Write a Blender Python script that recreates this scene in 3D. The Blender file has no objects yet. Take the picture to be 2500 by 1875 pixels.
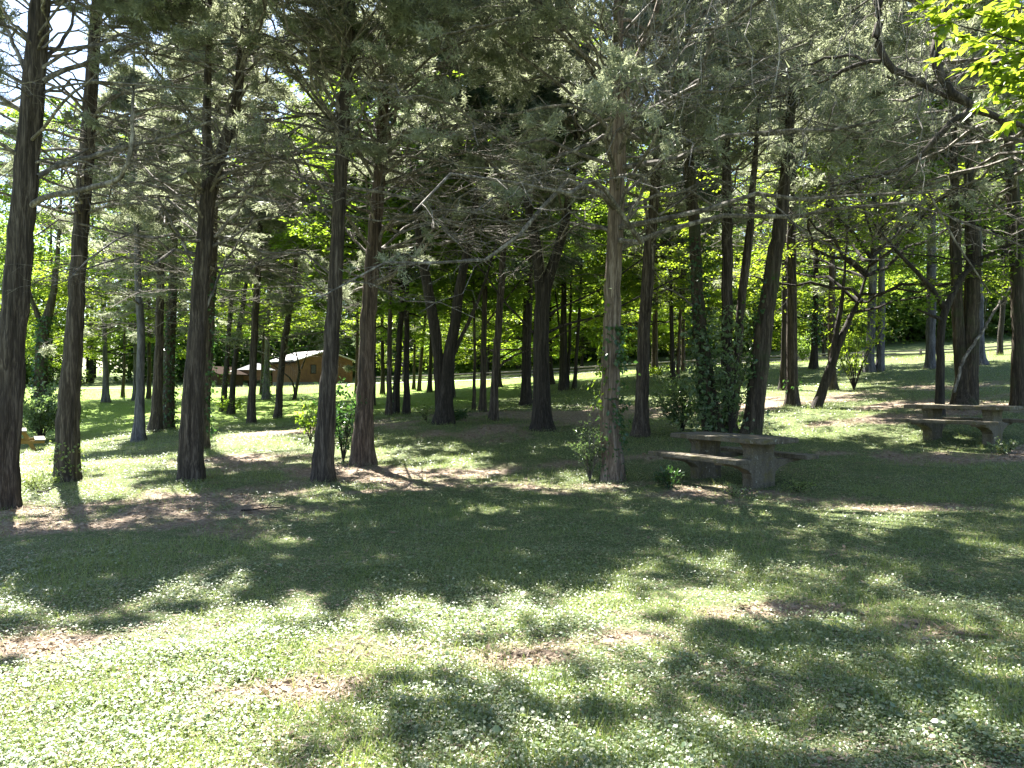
import bpy, math
import numpy as np
from mathutils import Vector
scene = bpy.context.scene
COL = scene.collection
rng = np.random.default_rng(11)
F, CX, CY, EYE = 1875.0, 1250.0, 937.5, 1.6          # focal length / centre of the photograph, eye height

# ------------------------------------------------------------------ mesh helpers
def mesh_from(name, V, groups, smooth=False, attr=None):
    """V (n,3); groups: list of int arrays (m,k), k = 3 or 4"""
    me = bpy.data.meshes.new(name)
    V = np.asarray(V, dtype=np.float32)
    loops = np.concatenate([g.ravel() for g in groups]).astype(np.int32)
    sizes = np.concatenate([np.full(len(g), g.shape[1]) for g in groups])
    starts = np.concatenate([[0], np.cumsum(sizes)[:-1]]).astype(np.int32)
    me.vertices.add(len(V)); me.vertices.foreach_set('co', V.ravel())
    me.loops.add(len(loops)); me.loops.foreach_set('vertex_index', loops)
    me.polygons.add(len(sizes)); me.polygons.foreach_set('loop_start', starts)
    if attr:
        for k, a in attr.items():
            at = me.attributes.new(k, 'FLOAT', 'POINT'); at.data.foreach_set('value', np.asarray(a, dtype=np.float32))
    me.update(calc_edges=True)
    me.polygons.foreach_set('use_smooth', np.full(len(sizes), bool(smooth)))
    me.validate()
    return me

class MB:
    def __init__(s): s.V = []; s.G = {3: [], 4: []}; s.n = 0
    def add(s, V, *groups):
        V = np.asarray(V, float)
        for g in groups:
            g = np.asarray(g)
            if len(g): s.G[g.shape[1]].append(g + s.n)
        s.V.append(V); s.n += len(V)
    def mesh(s, name, smooth=False):
        gs = [np.concatenate(s.G[k]) for k in (3, 4) if s.G[k]]
        return mesh_from(name, np.concatenate(s.V), gs, smooth)

def link(name, me, mat, parent=None, loc=None):
    o = bpy.data.objects.new(name, me)
    if mat is not None and len(me.materials) == 0: me.materials.append(mat)
    COL.objects.link(o)
    if parent is not None:
        o.parent = parent
        if loc is None: loc = (0, 0, 0)
    if loc is not None: o.location = loc
    return o
def empty(name, loc, label, cat, group=None):
    o = bpy.data.objects.new(name, None); COL.objects.link(o)
    o.location = loc; o['label'] = label; o['category'] = cat
    o.empty_display_size = 0.3
    if group: o['group'] = group
    return o
def tag(o, label, cat, group=None, kind=None):
    o['label'] = label; o['category'] = cat
    if group: o['group'] = group
    if kind: o['kind'] = kind
    return o

def nrm(a): return a / np.maximum(np.linalg.norm(a, axis=-1, keepdims=True), 1e-9)

def tubes(P, R, S=5, lobes=None):
    """P (K,N,3) polylines, R (K,N) radii -> verts, quads"""
    K, N, _ = P.shape
    T = np.empty_like(P); T[:, 1:-1] = P[:, 2:] - P[:, :-2]; T[:, 0] = P[:, 1] - P[:, 0]; T[:, -1] = P[:, -1] - P[:, -2]
    T = nrm(T)
    main = nrm(P[:, -1] - P[:, 0])
    ref = np.where(np.abs(main[:, 2:3]) > 0.75, np.array([[1., 0, 0]]), np.array([[0, 0, 1.]]))[:, None, :]
    A = nrm(np.cross(T, ref)); B = np.cross(T, A)
    th = np.arange(S) * 2 * math.pi / S
    RR = R[:, :, None] if lobes is None else R[:, :, None] * lobes
    V = P[:, :, None, :] + RR[..., None] * (A[:, :, None, :] * np.cos(th)[None, None, :, None] + B[:, :, None, :] * np.sin(th)[None, None, :, None])
    idx = np.arange(K * N * S).reshape(K, N, S)
    a = idx[:, :-1, :]; b = np.roll(idx, -1, 2)[:, :-1, :]; c = np.roll(idx, -1, 2)[:, 1:, :]; d = idx[:, 1:, :]
    return V.reshape(-1, 3), np.stack([a, b, c, d], -1).reshape(-1, 4)

def leaves(p, d, n, L, W, fold=0.25):
    """diamond leaves: p base, d direction, n up-normal -> verts, tris"""
    d = nrm(d); s = nrm(np.cross(d, n)); u = np.cross(s, d)
    L = np.asarray(L)[:, None]; W = np.asarray(W)[:, None]
    base = p; tip = p + d * L
    mid = p + d * L * 0.45
    l = mid + s * W * 0.5 + u * W * fold; r = mid - s * W * 0.5 + u * W * fold
    V = np.stack([base, l, tip, r], 1).reshape(-1, 3)
    i = np.arange(len(p))[:, None] * 4
    return V, np.concatenate([i + np.array([[0, 2, 1]]), i + np.array([[0, 3, 2]])])

def leaves6(p, d, n, L, W, fold=0.12):
    """rounded leaves of six corners"""
    d = nrm(d); s = nrm(np.cross(d, n)); u = np.cross(s, d)
    L = np.asarray(L)[:, None]; W = np.asarray(W)[:, None]
    pt = lambda a, b: p + d * L * a + s * W * b + u * W * abs(b) * fold * 2
    V = np.stack([p, pt(.28, .46), pt(.7, .40), p + d * L, pt(.7, -.40), pt(.28, -.46)], 1).reshape(-1, 3)
    i = np.arange(len(p))[:, None] * 6
    return V, np.concatenate([i + np.array([[0, 5, 1]]), i + np.array([[2, 4, 3]])]), i + np.array([[1, 5, 4, 2]])

def blades(p, d, W, L, r):
    """thin triangles, base p, tip p + d*L"""
    s = nrm(np.cross(d, r.normal(size=d.shape)))
    L = np.asarray(L)[:, None]; W = np.asarray(W)[:, None]
    V = np.stack([p - s * W * .5, p + s * W * .5, p + d * L], 1).reshape(-1, 3)
    return V, np.arange(len(p) * 3).reshape(-1, 3)

def tufts(p, a, nb, length, width, r, spread=0.75):
    """cedar sprays: nb small blades round each point p, leaning along a"""
    K = len(p)
    d = nrm(a[:, None, :] * 0.8 + r.normal(size=(K, nb, 3)) * spread)
    off = a[:, None, :] * r.uniform(-.5, .9, (K, nb, 1)) * length + r.normal(size=(K, nb, 3)) * length * .28
    pp = p[:, None, :] + off
    L = length * r.uniform(.5, 1.15, (K, nb)); W = width * r.uniform(.7, 1.3, (K, nb))
    return blades(pp.reshape(-1, 3), d.reshape(-1, 3), W.ravel(), L.ravel(), r)

# ------------------------------------------------------------------ materials
def new_mat(name):
    m = bpy.data.materials.new(name); m.use_nodes = True
    nt = m.node_tree; nt.nodes.clear()
    out = nt.nodes.new('ShaderNodeOutputMaterial')
    return m, nt, out
def N(nt, t, **kw):
    n = nt.nodes.new(t)
    for k, v in kw.items(): setattr(n, k, v)
    return n
def ramp(nt, stops):
    r = nt.nodes.new('ShaderNodeValToRGB')
    e = r.color_ramp.elements
    while len(e) < len(stops): e.new(0.5)
    for q, (pos, c) in zip(e, stops): q.position = pos; q.color = (*c, 1)
    return r
def noise(nt, vec, scale, detail=4, rough=.6):
    n = nt.nodes.new('ShaderNodeTexNoise'); n.inputs['Scale'].default_value = scale
    n.inputs['Detail'].default_value = detail; n.inputs['Roughness'].default_value = rough
    if vec is not None: nt.links.new(vec, n.inputs['Vector'])
    return n
def mixc(nt, fac, a, b, mode='MIX'):
    m = nt.nodes.new('ShaderNodeMix'); m.data_type = 'RGBA'; m.blend_type = mode
    for s, v in ((m.inputs[0], fac), (m.inputs[6], a), (m.inputs[7], b)):
        if isinstance(v, (int, float)): s.default_value = v
        elif isinstance(v, tuple): s.default_value = (*v, 1)
        else: nt.links.new(v, s)
    return m.outputs[2]

def leaf_mat(name, stops, trans, tmix=.4, rough=.45, spec=.35):
    m, nt, out = new_mat(name)
    g = N(nt, 'ShaderNodeNewGeometry')
    tc = N(nt, 'ShaderNodeTexCoord')
    nz = noise(nt, tc.outputs['Object'], 1.1, 3)
    ad = N(nt, 'ShaderNodeMath', operation='MULTIPLY_ADD')
    ad.inputs[1].default_value = .5; nt.links.new(g.outputs['Random Per Island'], ad.inputs[0]); 
    mm = N(nt, 'ShaderNodeMath', operation='MULTIPLY'); mm.inputs[1].default_value = .55
    nt.links.new(nz.outputs['Fac'], mm.inputs[0]); nt.links.new(mm.outputs[0], ad.inputs[2])
    r = ramp(nt, stops); nt.links.new(ad.outputs[0], r.inputs[0])
    p = N(nt, 'ShaderNodeBsdfPrincipled')
    nt.links.new(r.outputs[0], p.inputs['Base Color']); p.inputs['Roughness'].default_value = rough
    p.inputs['Specular IOR Level'].default_value = spec
    t = N(nt, 'ShaderNodeBsdfTranslucent')
    tcx = mixc(nt, .65, r.outputs[0], trans); nt.links.new(tcx, t.inputs['Color'])
    mx = N(nt, 'ShaderNodeMixShader'); mx.inputs[0].default_value = tmix
    nt.links.new(p.outputs[0], mx.inputs[1]); nt.links.new(t.outputs[0], mx.inputs[2])
    nt.links.new(mx.outputs[0], out.inputs['Surface'])
    return m

def bark_mat(name, dark, mid, light, moss=None, sx=20, sz=1.2, bump=1.0):
    m, nt, out = new_mat(name)
    tc = N(nt, 'ShaderNodeTexCoord')
    mp = N(nt, 'ShaderNodeMapping'); mp.inputs['Scale'].default_value = (sx, sx, sz)
    nt.links.new(tc.outputs['Object'], mp.inputs['Vector'])
    n1 = noise(nt, mp.outputs[0], 1.0, 6, .65); n1.inputs['Distortion'].default_value = .6
    mp2 = N(nt, 'ShaderNodeMapping'); mp2.inputs['Scale'].default_value = (sx * 4, sx * 4, sz * 5)
    nt.links.new(tc.outputs['Object'], mp2.inputs['Vector'])
    n2 = noise(nt, mp2.outputs[0], 1.0, 4, .6)
    r = ramp(nt, [(.36, dark), (.5, mid), (.64, light)])
    s = N(nt, 'ShaderNodeMath', operation='MULTIPLY_ADD'); s.inputs[1].default_value = .35
    s2 = N(nt, 'ShaderNodeMath', operation='MULTIPLY'); s2.inputs[1].default_value = .65
    nt.links.new(n1.outputs['Fac'], s2.inputs[0]); nt.links.new(n2.outputs['Fac'], s.inputs[0]); nt.links.new(s2.outputs[0], s.inputs[2])
    nt.links.new(s.outputs[0], r.inputs[0])
    col = r.outputs[0]
    if moss:
        n3 = noise(nt, tc.outputs['Object'], 1.6, 5, .7)
        r3 = ramp(nt, [(.5, (0, 0, 0)), (.68, (.75, .75, .75))]); nt.links.new(n3.outputs['Fac'], r3.inputs[0])
        col = mixc(nt, r3.outputs[0], col, moss)
    p = N(nt, 'ShaderNodeBsdfPrincipled'); nt.links.new(col, p.inputs['Base Color'])
    p.inputs['Roughness'].default_value = .85; p.inputs['Specular IOR Level'].default_value = .25
    b = N(nt, 'ShaderNodeBump'); b.inputs['Strength'].default_value = bump; b.inputs['Distance'].default_value = .05
    nt.links.new(s.outputs[0], b.inputs['Height']); nt.links.new(b.outputs[0], p.inputs['Normal'])
    nt.links.new(p.outputs[0], out.inputs['Surface'])
    return m

def plain_mat(name, c1, c2, scale=4, rough=.8, bump=.2, spec=.3, metallic=0):
    m, nt, out = new_mat(name)
    tc = N(nt, 'ShaderNodeTexCoord')
    n1 = noise(nt, tc.outputs['Object'], scale, 6, .65)
    r = ramp(nt, [(.3, c1), (.7, c2)]); nt.links.new(n1.outputs['Fac'], r.inputs[0])
    p = N(nt, 'ShaderNodeBsdfPrincipled'); nt.links.new(r.outputs[0], p.inputs['Base Color'])
    p.inputs['Roughness'].default_value = rough; p.inputs['Specular IOR Level'].default_value = spec; p.inputs['Metallic'].default_value = metallic
    b = N(nt, 'ShaderNodeBump'); b.inputs['Strength'].default_value = bump; b.inputs['Distance'].default_value = .02
    nt.links.new(n1.outputs['Fac'], b.inputs['Height']); nt.links.new(b.outputs[0], p.inputs['Normal'])
    nt.links.new(p.outputs[0], out.inputs['Surface'])
    return m

M = {}
M['bark'] = bark_mat('cedar_bark', (.013, .010, .008), (.050, .039, .031), (.155, .128, .104))
M['bark_red'] = bark_mat('red_cedar_bark', (.017, .012, .0095), (.074, .053, .04), (.195, .15, .116))
M['bark_sun'] = bark_mat('sunlit_cedar_bark', (.04, .029, .021), (.15, .112, .083), (.33, .27, .215))  # lighter copy of the cedar bark, with sunlight put into its colour
M['bark_dark'] = bark_mat('dark_bark', (.009, .008, .0065), (.028, .023, .019), (.075, .063, .052))
M['bark_grey'] = bark_mat('grey_bark', (.03, .029, .031), (.085, .082, .088), (.18, .175, .185), sx=10)
M['bark_moss'] = bark_mat('mossy_bark', (.012, .010, .007), (.045, .035, .026), (.12, .097, .072), moss=(.035, .052, .018))
M['twig'] = bark_mat('dead_twig_bark', (.032, .028, .024), (.11, .097, .083), (.34, .31, .27), sx=9, sz=3, bump=.3)
M['cedar'] = leaf_mat('cedar_sprays', [(.15, (.085, .104, .066)), (.5, (.19, .212, .15)), (.85, (.36, .375, .285))], (.36, .40, .22), .45, .5, .3)
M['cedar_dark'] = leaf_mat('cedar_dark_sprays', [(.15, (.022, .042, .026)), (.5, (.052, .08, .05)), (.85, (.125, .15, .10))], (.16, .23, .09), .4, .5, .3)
M['green'] = leaf_mat('broad_leaves', [(.15, (.035, .075, .014)), (.5, (.06, .12, .02)), (.85, (.11, .17, .035))], (.34, .50, .03), .55, .4, .35)
M['lime'] = leaf_mat('lime_leaves', [(.15, (.045, .10, .012)), (.5, (.085, .15, .018)), (.85, (.13, .19, .03))], (.40, .52, .03), .55, .4, .3)
M['ivy'] = leaf_mat('ivy_leaves', [(.15, (.016, .042, .016)), (.5, (.03, .07, .022)), (.85, (.06, .11, .035))], (.10, .24, .03), .3, .3, .5)
M['shrub'] = leaf_mat('shrub_leaves', [(.15, (.05, .095, .04)), (.5, (.09, .14, .065)), (.85, (.16, .21, .11))], (.25, .38, .08), .35, .3, .5)
M['clover'] = leaf_mat('ground_leaves', [(.1, (.034, .07, .026)), (.42, (.082, .13, .05)), (.7, (.165, .205, .085)), (.92, (.32, .31, .19))], (.34, .44, .10), .3, .42, 1.0)
M['grass'] = leaf_mat('grass_blades', [(.1, (.05, .10, .02)), (.5, (.115, .18, .04)), (.9, (.36, .33, .17))], (.36, .46, .08), .4, .4, .8)
M['litter'] = leaf_mat('dry_litter', [(.1, (.09, .06, .04)), (.5, (.21, .155, .105)), (.9, (.36, .29, .21))], (.3, .22, .1), .15, .6, .3)
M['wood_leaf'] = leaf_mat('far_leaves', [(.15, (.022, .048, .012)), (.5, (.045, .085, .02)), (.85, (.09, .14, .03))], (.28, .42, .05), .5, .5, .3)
def concrete_mat():
    m, nt, out = new_mat('mossy_concrete')
    tc = N(nt, 'ShaderNodeTexCoord'); ob = tc.outputs['Object']
    mp = N(nt, 'ShaderNodeMapping'); mp.inputs['Scale'].default_value = (7, 7, 1.2); nt.links.new(ob, mp.inputs['Vector'])
    a = noise(nt, ob, 38, 6, .7); b = noise(nt, mp.outputs[0], 1.0, 5, .65); c = noise(nt, ob, 4.5, 5, .7); d = noise(nt, ob, 16, 3, .5)
    base = ramp(nt, [(.3, (.085, .074, .052)), (.55, (.145, .127, .095)), (.7, (.21, .188, .148))]); nt.links.new(a.outputs['Fac'], base.inputs[0])
    st = ramp(nt, [(.45, (0, 0, 0)), (.62, (.8, .8, .8))]); nt.links.new(b.outputs['Fac'], st.inputs[0])
    col = mixc(nt, st.outputs[0], base.outputs[0], (.065, .055, .04))
    mo = ramp(nt, [(.52, (0, 0, 0)), (.66, (.75, .75, .75))]); nt.links.new(c.outputs['Fac'], mo.inputs[0])
    col = mixc(nt, mo.outputs[0], col, (.12, .105, .035))
    li = ramp(nt, [(.66, (0, 0, 0)), (.70, (.8, .8, .8))]); nt.links.new(d.outputs['Fac'], li.inputs[0])
    col = mixc(nt, li.outputs[0], col, (.28, .275, .23))
    p = N(nt, 'ShaderNodeBsdfPrincipled'); nt.links.new(col, p.inputs['Base Color']); p.inputs['Roughness'].default_value = .9; p.inputs['Specular IOR Level'].default_value = .25
    bp = N(nt, 'ShaderNodeBump'); bp.inputs['Strength'].default_value = .6; bp.inputs['Distance'].default_value = .015
    nt.links.new(a.outputs['Fac'], bp.inputs['Height']); nt.links.new(bp.outputs[0], p.inputs['Normal']); nt.links.new(p.outputs[0], out.inputs['Surface'])
    return m
M['concrete'] = concrete_mat()
M['yellow_wood'] = plain_mat('yellow_pine', (.19, .115, .03), (.27, .17, .05), 7, .7, .2)
M['rail_wood'] = plain_mat('weathered_rail', (.12, .105, .085), (.22, .195, .16), 8, .8, .3)
M['gravel'] = plain_mat('pale_gravel', (.20, .18, .155), (.32, .295, .26), 30, .9, .4)
M['siding'] = plain_mat('orange_siding', (.075, .037, .02), (.125, .062, .032), 3, .8, .3)
M['siding_dark'] = plain_mat('brown_siding', (.02, .011, .007), (.035, .02, .013), 3, .8, .2)
M['block'] = plain_mat('foundation_block', (.07, .075, .08), (.12, .125, .13), 5, .9, .3)
M['roof_metal'] = plain_mat('pale_metal_roof', (.30, .28, .285), (.40, .375, .38), 1.5, .45, .05)
M['roof_grey'] = plain_mat('grey_shingle', (.05, .05, .054), (.09, .09, .095), 9, .8, .3)
M['dark_pane'] = plain_mat('dark_window', (.012, .013, .015), (.02, .022, .025), 2, .15, 0, .5)
M['trim'] = plain_mat('dark_trim', (.014, .009, .006), (.026, .017, .012), 4, .9, .1, .03)
M['white'] = plain_mat('white_paint', (.7, .7, .7), (.8, .8, .8), 4, .5, .05)

# ------------------------------------------------------------------ ground height
def unproj(px, py, Y): return np.array([(px - CX) / F * Y, Y, EYE - (py - CY) / F * Y])
CTRL = [(5, 1235, 10.5), (163, 1170, 12.7), (464, 1170, 12.7), (789, 1174, 12.6), (885, 1133, 15), (1496, 1170, 13), (1565, 1064, 18.5),
        (1327, 1048, 20), (1207, 1023, 22), (1077, 1031, 20.5), (340, 1076, 23), (378, 1052, 25), (614, 1034, 30), (546, 1003, 34.5), (679, 1019, 32),
        (98, 985, 36), (260, 980, 40), (650, 976, 41), (1742, 1060, 17.6), (1934, 989, 22.8), (1993, 993, 22.5), (2031, 954, 27.5),
        (2349, 997, 19), (2491, 985, 19.3), (2136, 902, 34), (2273, 895, 34), (1376, 945, 39), (1403, 952, 38), (1598, 910, 43), (1643, 930, 37),
        (1048, 954, 46), (727, 950, 72), (859, 944, 76), (590, 946, 66), (1132, 928, 60), (1265, 921, 60), (1607, 900, 58), (2192, 873, 56), (2450, 862, 55),
        (900, 935, 62), (65, 1109, 24), (1853, 1198, 11.5), (2412, 1092, 15.3), (300, 950, 60), (20, 950, 60), (1987, 899, 36)]
cp = [unproj(*c) for c in CTRL]
cp += [np.array(q) for q in [(0, 3, 0), (-4, 3, -.02), (4, 3, .03), (-9, 4, -.1), (9, 5, .12), (0, 7, 0), (-5, 7.5, 0), (5, 7.5, .03), (9, 10, .2), (0, -4, 0), (-12, -4, -.15), (12, -4, .2),
      (-30, 10, -.9), (30, 12, 2.0), (-35, 40, .4), (40, 40, 4.6), (-50, 75, 1.2), (55, 70, 6.5), (0, 90, 5), (-40, 110, 4), (50, 110, 11), (0, 120, 8)]]
cp = np.array(cp)
def _phi(r2): return np.where(r2 > 1e-12, .5 * r2 * np.log(np.maximum(r2, 1e-12)), 0)
def _fit():
    n = len(cp); X = cp[:, :2]
    K = _phi(((X[:, None] - X[None]) ** 2).sum(-1)) + np.eye(n) * 6.0
    Pm = np.c_[np.ones(n), X]
    A = np.block([[K, Pm], [Pm.T, np.zeros((3, 3))]])
    return np.linalg.solve(A, np.r_[cp[:, 2], 0, 0, 0])
TPS = _fit()
def gz(x, y):
    x = np.clip(np.asarray(x, float), -60, 60); y = np.clip(np.asarray(y, float), -8, 120)
    sh = x.shape; x = x.ravel(); y = y.ravel()
    out = np.empty(len(x))
    for i in range(0, len(x), 20000):
        a, b = x[i:i + 20000], y[i:i + 20000]
        r2 = (a[:, None] - cp[None, :, 0]) ** 2 + (b[:, None] - cp[None, :, 1]) ** 2
        out[i:i + 20000] = _phi(r2) @ TPS[:-3] + TPS[-3] + TPS[-2] * a + TPS[-1] * b
    return out.reshape(sh)
_Ys = np.geomspace(2.5, 110, 900)
def hit(px, py):
    g = gz((px - CX) / F * _Ys, _Ys); z = EYE - (py - CY) / F * _Ys
    below = np.nonzero(z <= g)[0]
    Y = _Ys[below[0]] if len(below) else 80.
    x = (px - CX) / F * Y
    return np.array([x, Y, float(gz(x, Y))])

# value noise on the plane, for where things grow
def vnoise(x, y, s, seed=0):
    r = np.random.default_rng(seed); T = r.random((128, 128))
    x = np.asarray(x) / s + 37.3; y = np.asarray(y) / s + 71.7
    i = np.floor(x).astype(int); j = np.floor(y).astype(int); fx = x - i; fy = y - j
    fx = fx * fx * (3 - 2 * fx); fy = fy * fy * (3 - 2 * fy)
    g = lambda a, b: T[a % 128, b % 128]
    return (g(i, j) * (1 - fx) + g(i + 1, j) * fx) * (1 - fy) + (g(i, j + 1) * (1 - fx) + g(i + 1, j + 1) * fx) * fy
DIRT = [(250, 1240, 2.4, .7), (600, 1205, 2.2, .55), (60, 1290, 1.8, .5), (900, 1180, 1.8, .6), (1000, 1150, 1.6, .6), (120, 1570, .35, .2), (740, 1690, .28, .16), (580, 1690, .2, .1), (1520, 1180, .9, .5), (1380, 1195, 1.2, .5),
        (1930, 1490, .5, .2), (1720, 1205, 1.2, .5), (1900, 1220, 1.1, .5), (2180, 1240, .7, .3), (2400, 1110, 1.6, .7), (2080, 965, 4.0, 1.8), (2250, 985, 3, 1.0), (1750, 1000, 2, 1.0), (1230, 1060, 2.2, 1.0), (1450, 1010, 4, 2.6), (1290, 1010, 3, 2), (760, 1050, 2, .8), (620, 1120, 2, .7),
        (2350, 1760, .4, .25), (2050, 1650, .3, .2), (1480, 1560, .3, .15), (1750, 1500, .4, .15), (2450, 1560, .5, .3), (1300, 1610, .25, .15), (760, 1140, 1.8, .6), (2300, 1010, 3, .9), (850, 1160, 1.3, .5), (1650, 1120, 1.5, .6), (2050, 1110, 1.2, .4)]
_dirt = [(*hit(a, b)[:2], rx, ry) for a, b, rx, ry in DIRT]
def cover(x, y):
    """1 = full ground cover, 0 = bare earth and litter"""
    n = .5 * vnoise(x, y, 1.3, 1) + .3 * vnoise(x, y, .45, 2) + .2 * vnoise(x, y, .16, 3)
    c = 1.2 - .45 * (1 - n)
    for a, b, rx, ry in _dirt:
        q = ((x - a) / rx) ** 2 + ((y - b) / ry) ** 2 + (n - .5) * 3
        c = c - (.85 if b > 8 else .5) * np.exp(-q * .8)
    c = c + (n - .5) * .7
    c = np.where(y > 42, np.maximum(c, .8), c)
    return np.clip(c, 0, 1)

def lush(x, y):
    """1 where the open lawn is mown green turf"""
    a = np.clip((y - 24 - np.clip(x + 6, 0, 8) * 1.8) / 5, 0, 1) * np.clip((8 - x) / 8, 0, 1)
    b = np.clip((y - 40) / 6, 0, 1) * np.clip((14 - x) / 6, 0, 1)
    return np.maximum(a, b) * np.clip((66 - y) / 6, .3, 1)

def axis_pts(lims):
    out = [lims[0][0]]
    for a, b, s in lims:
        k = max(1, int(round((b - a) / s))); out += list(np.linspace(a, b, k + 1)[1:])
    return np.array(out)
gx = axis_pts([(-400, -60, 40), (-60, -22, 2), (-22, -9, .5), (-9, 9, .12), (9, 22, .5), (22, 60, 2), (60, 400, 40)])
gy = axis_pts([(-60, -6, 6), (-6, 2, .8), (2, 14, .12), (14, 30, .3), (30, 70, 1), (70, 120, 4), (120, 500, 40)])
GX, GY = np.meshgrid(gx, gy); GZ = gz(GX, GY)
fine = (np.abs(GX) < 22) & (GY < 40) & (GY > -6)
GZ = GZ + np.where(fine, (vnoise(GX, GY, .5, 5) - .5) * .05 + (vnoise(GX, GY, .15, 6) - .5) * .02, 0)
nx, ny = len(gx), len(gy)
ii = np.arange(nx * ny).reshape(ny, nx)
quads = np.stack([ii[:-1, :-1], ii[:-1, 1:], ii[1:, 1:], ii[1:, :-1]], -1).reshape(-1, 4)
gme = mesh_from('ground', np.stack([GX, GY, GZ], -1).reshape(-1, 3), [quads], True, {'cover': cover(GX, GY).ravel(), 'lush': lush(GX, GY).ravel()})
def ground_mat():
    m, nt, out = new_mat('ground_earth')
    tc = N(nt, 'ShaderNodeTexCoord'); at = N(nt, 'ShaderNodeAttribute', attribute_name='cover')
    n1 = noise(nt, tc.outputs['Object'], 13, 8, .75); n2 = noise(nt, tc.outputs['Object'], 60, 4, .6); n3 = noise(nt, tc.outputs['Object'], .5, 5, .6)
    earth = ramp(nt, [(.32, (.07, .05, .036)), (.5, (.185, .14, .10)), (.66, (.36, .29, .22))]); nt.links.new(n1.outputs['Fac'], earth.inputs[0])
    e2 = mixc(nt, .6, earth.outputs[0], n2.outputs['Fac'], 'OVERLAY')
    gr0 = ramp(nt, [(.3, (.035, .056, .017)), (.5, (.078, .105, .036)), (.68, (.18, .175, .085))]); nt.links.new(n1.outputs['Fac'], gr0.inputs[0])
    gl = ramp(nt, [(.3, (.08, .14, .018)), (.5, (.13, .20, .03)), (.68, (.20, .25, .06))]); nt.links.new(n1.outputs['Fac'], gl.inputs[0])
    al = N(nt, 'ShaderNodeAttribute', attribute_name='lush')
    gr = mixc(nt, al.outputs['Fac'], gr0.outputs[0], gl.outputs[0])
    g2 = mixc(nt, .5, gr, n2.outputs['Fac'], 'OVERLAY')
    s = N(nt, 'ShaderNodeMath', operation='MULTIPLY_ADD'); s.inputs[1].default_value = .5
    nt.links.new(n1.outputs['Fac'], s.inputs[0]); 
    s0 = N(nt, 'ShaderNodeMath', operation='SUBTRACT'); s0.inputs[1].default_value = .25; nt.links.new(at.outputs['Fac'], s0.inputs[0]); nt.links.new(s0.outputs[0], s.inputs[2])
    r = ramp(nt, [(.25, (0, 0, 0)), (.7, (1, 1, 1))]); nt.links.new(s.outputs[0], r.inputs[0])
    c = mixc(nt, r.outputs[0], e2, g2)
    p = N(nt, 'ShaderNodeBsdfPrincipled'); nt.links.new(c, p.inputs['Base Color']); p.inputs['Roughness'].default_value = .9; p.inputs['Specular IOR Level'].default_value = .2
    b = N(nt, 'ShaderNodeBump'); b.inputs['Strength'].default_value = .8; b.inputs['Distance'].default_value = .04
    nt.links.new(n1.outputs['Fac'], b.inputs['Height']); nt.links.new(b.outputs[0], p.inputs['Normal'])
    nt.links.new(p.outputs[0], out.inputs['Surface'])
    return m
go = link('ground', gme, ground_mat()); go['kind'] = 'structure'; go['label'] = 'rising park ground of short weeds, grass and bare earth'

# ------------------------------------------------------------------ trees
def resample(P, R, step):
    P = np.asarray(P, float); R = np.asarray(R, float)
    s = np.r_[0, np.cumsum(np.linalg.norm(np.diff(P, axis=0), axis=1))]
    n = max(3, int(s[-1] / step)); t = np.linspace(0, s[-1], n)
    Q = np.stack([np.interp(t, s, P[:, k]) for k in range(3)], 1); r = np.interp(t, s, R)
    for _ in range(2):                                   # soften corners
        Q[1:-1] = .25 * Q[:-2] + .5 * Q[1:-1] + .25 * Q[2:]; r[1:-1] = .25 * r[:-2] + .5 * r[1:-1] + .25 * r[2:]
    return Q, r

def stem_world(pts, Y, top=None, base_on_ground=True):
    P = np.array([unproj(a, b, Y) for a, b, w in pts]); R = np.array([w * .5 * Y / F for a, b, w in pts])
    if base_on_ground:
        P[0, 2] = gz(P[0, 0], P[0, 1]) - .05
    if top is not None:
        zt = P[0, 2] + top
        if zt > P[-1, 2] + .5:
            k = -2 if len(P) > 1 else -1
            d = P[-1] - P[k]; d = d / max(d[2], .2)
            d[:2] *= .6
            h = zt - P[-1, 2]
            P = np.r_[P, [P[-1] + d * h * .5 * np.array([1, 1, 1]), P[-1] + d * h * np.array([.8, .8, 1])]]
            R = np.r_[R, [R[-1] * .62, .025]]
    return P, R

def trunk_mesh(mb, P, R, seed, flare=.5, step=.2, S=30, flute=1.0):
    r = np.random.default_rng(seed)
    Q, q = resample(P, R, step)
    n = len(Q)
    z = np.r_[0, np.cumsum(np.linalg.norm(np.diff(Q, axis=0), axis=1))]
    th = np.arange(S) * 2 * math.pi / S
    fl = flare * (np.exp(-z / .28) + .6 * np.exp(-z / .09))
    q = q * (1 + fl * .55)
    lob = np.ones((n, S))
    for k, amp in ((3, .045), (5, .045), (8, .035)):
        ph = r.uniform(0, 6.28) + r.normal() * .12 * z
        lob += flute * (amp + fl[:, None] * .10) * np.cos(k * th[None] + ph[:, None])
    if flute > 0:
        cols = r.normal(size=S) * .03
        lob += cols[None] + r.normal(size=(n, S)) * .012
        # wandering deep furrows
        for _ in range(6):
            c = r.uniform(0, 6.28) + np.cumsum(r.normal(size=n) * .05)
            dd = np.angle(np.exp(1j * (th[None] - c[:, None])))
            lob -= flute * .10 * np.exp(-(dd / .2) ** 2) * (.5 + .5 * np.sin(z / 2 + r.uniform(0, 6)))[:, None]
    Q = Q + np.c_[r.normal(size=(n, 2)) * .008, np.zeros(n)]
    V, G = tubes(Q[None], q[None], S, lob[None])
    cap = np.array([np.arange(S)])
    mb.add(V, G)
    c = Q[-1] + (Q[-1] - Q[-2]) * .2
    i = np.arange(S)
    mb.add(np.r_[V[-S:], c[None]], np.stack([i, (i + 1) % S, np.full(S, S)], 1))

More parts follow.
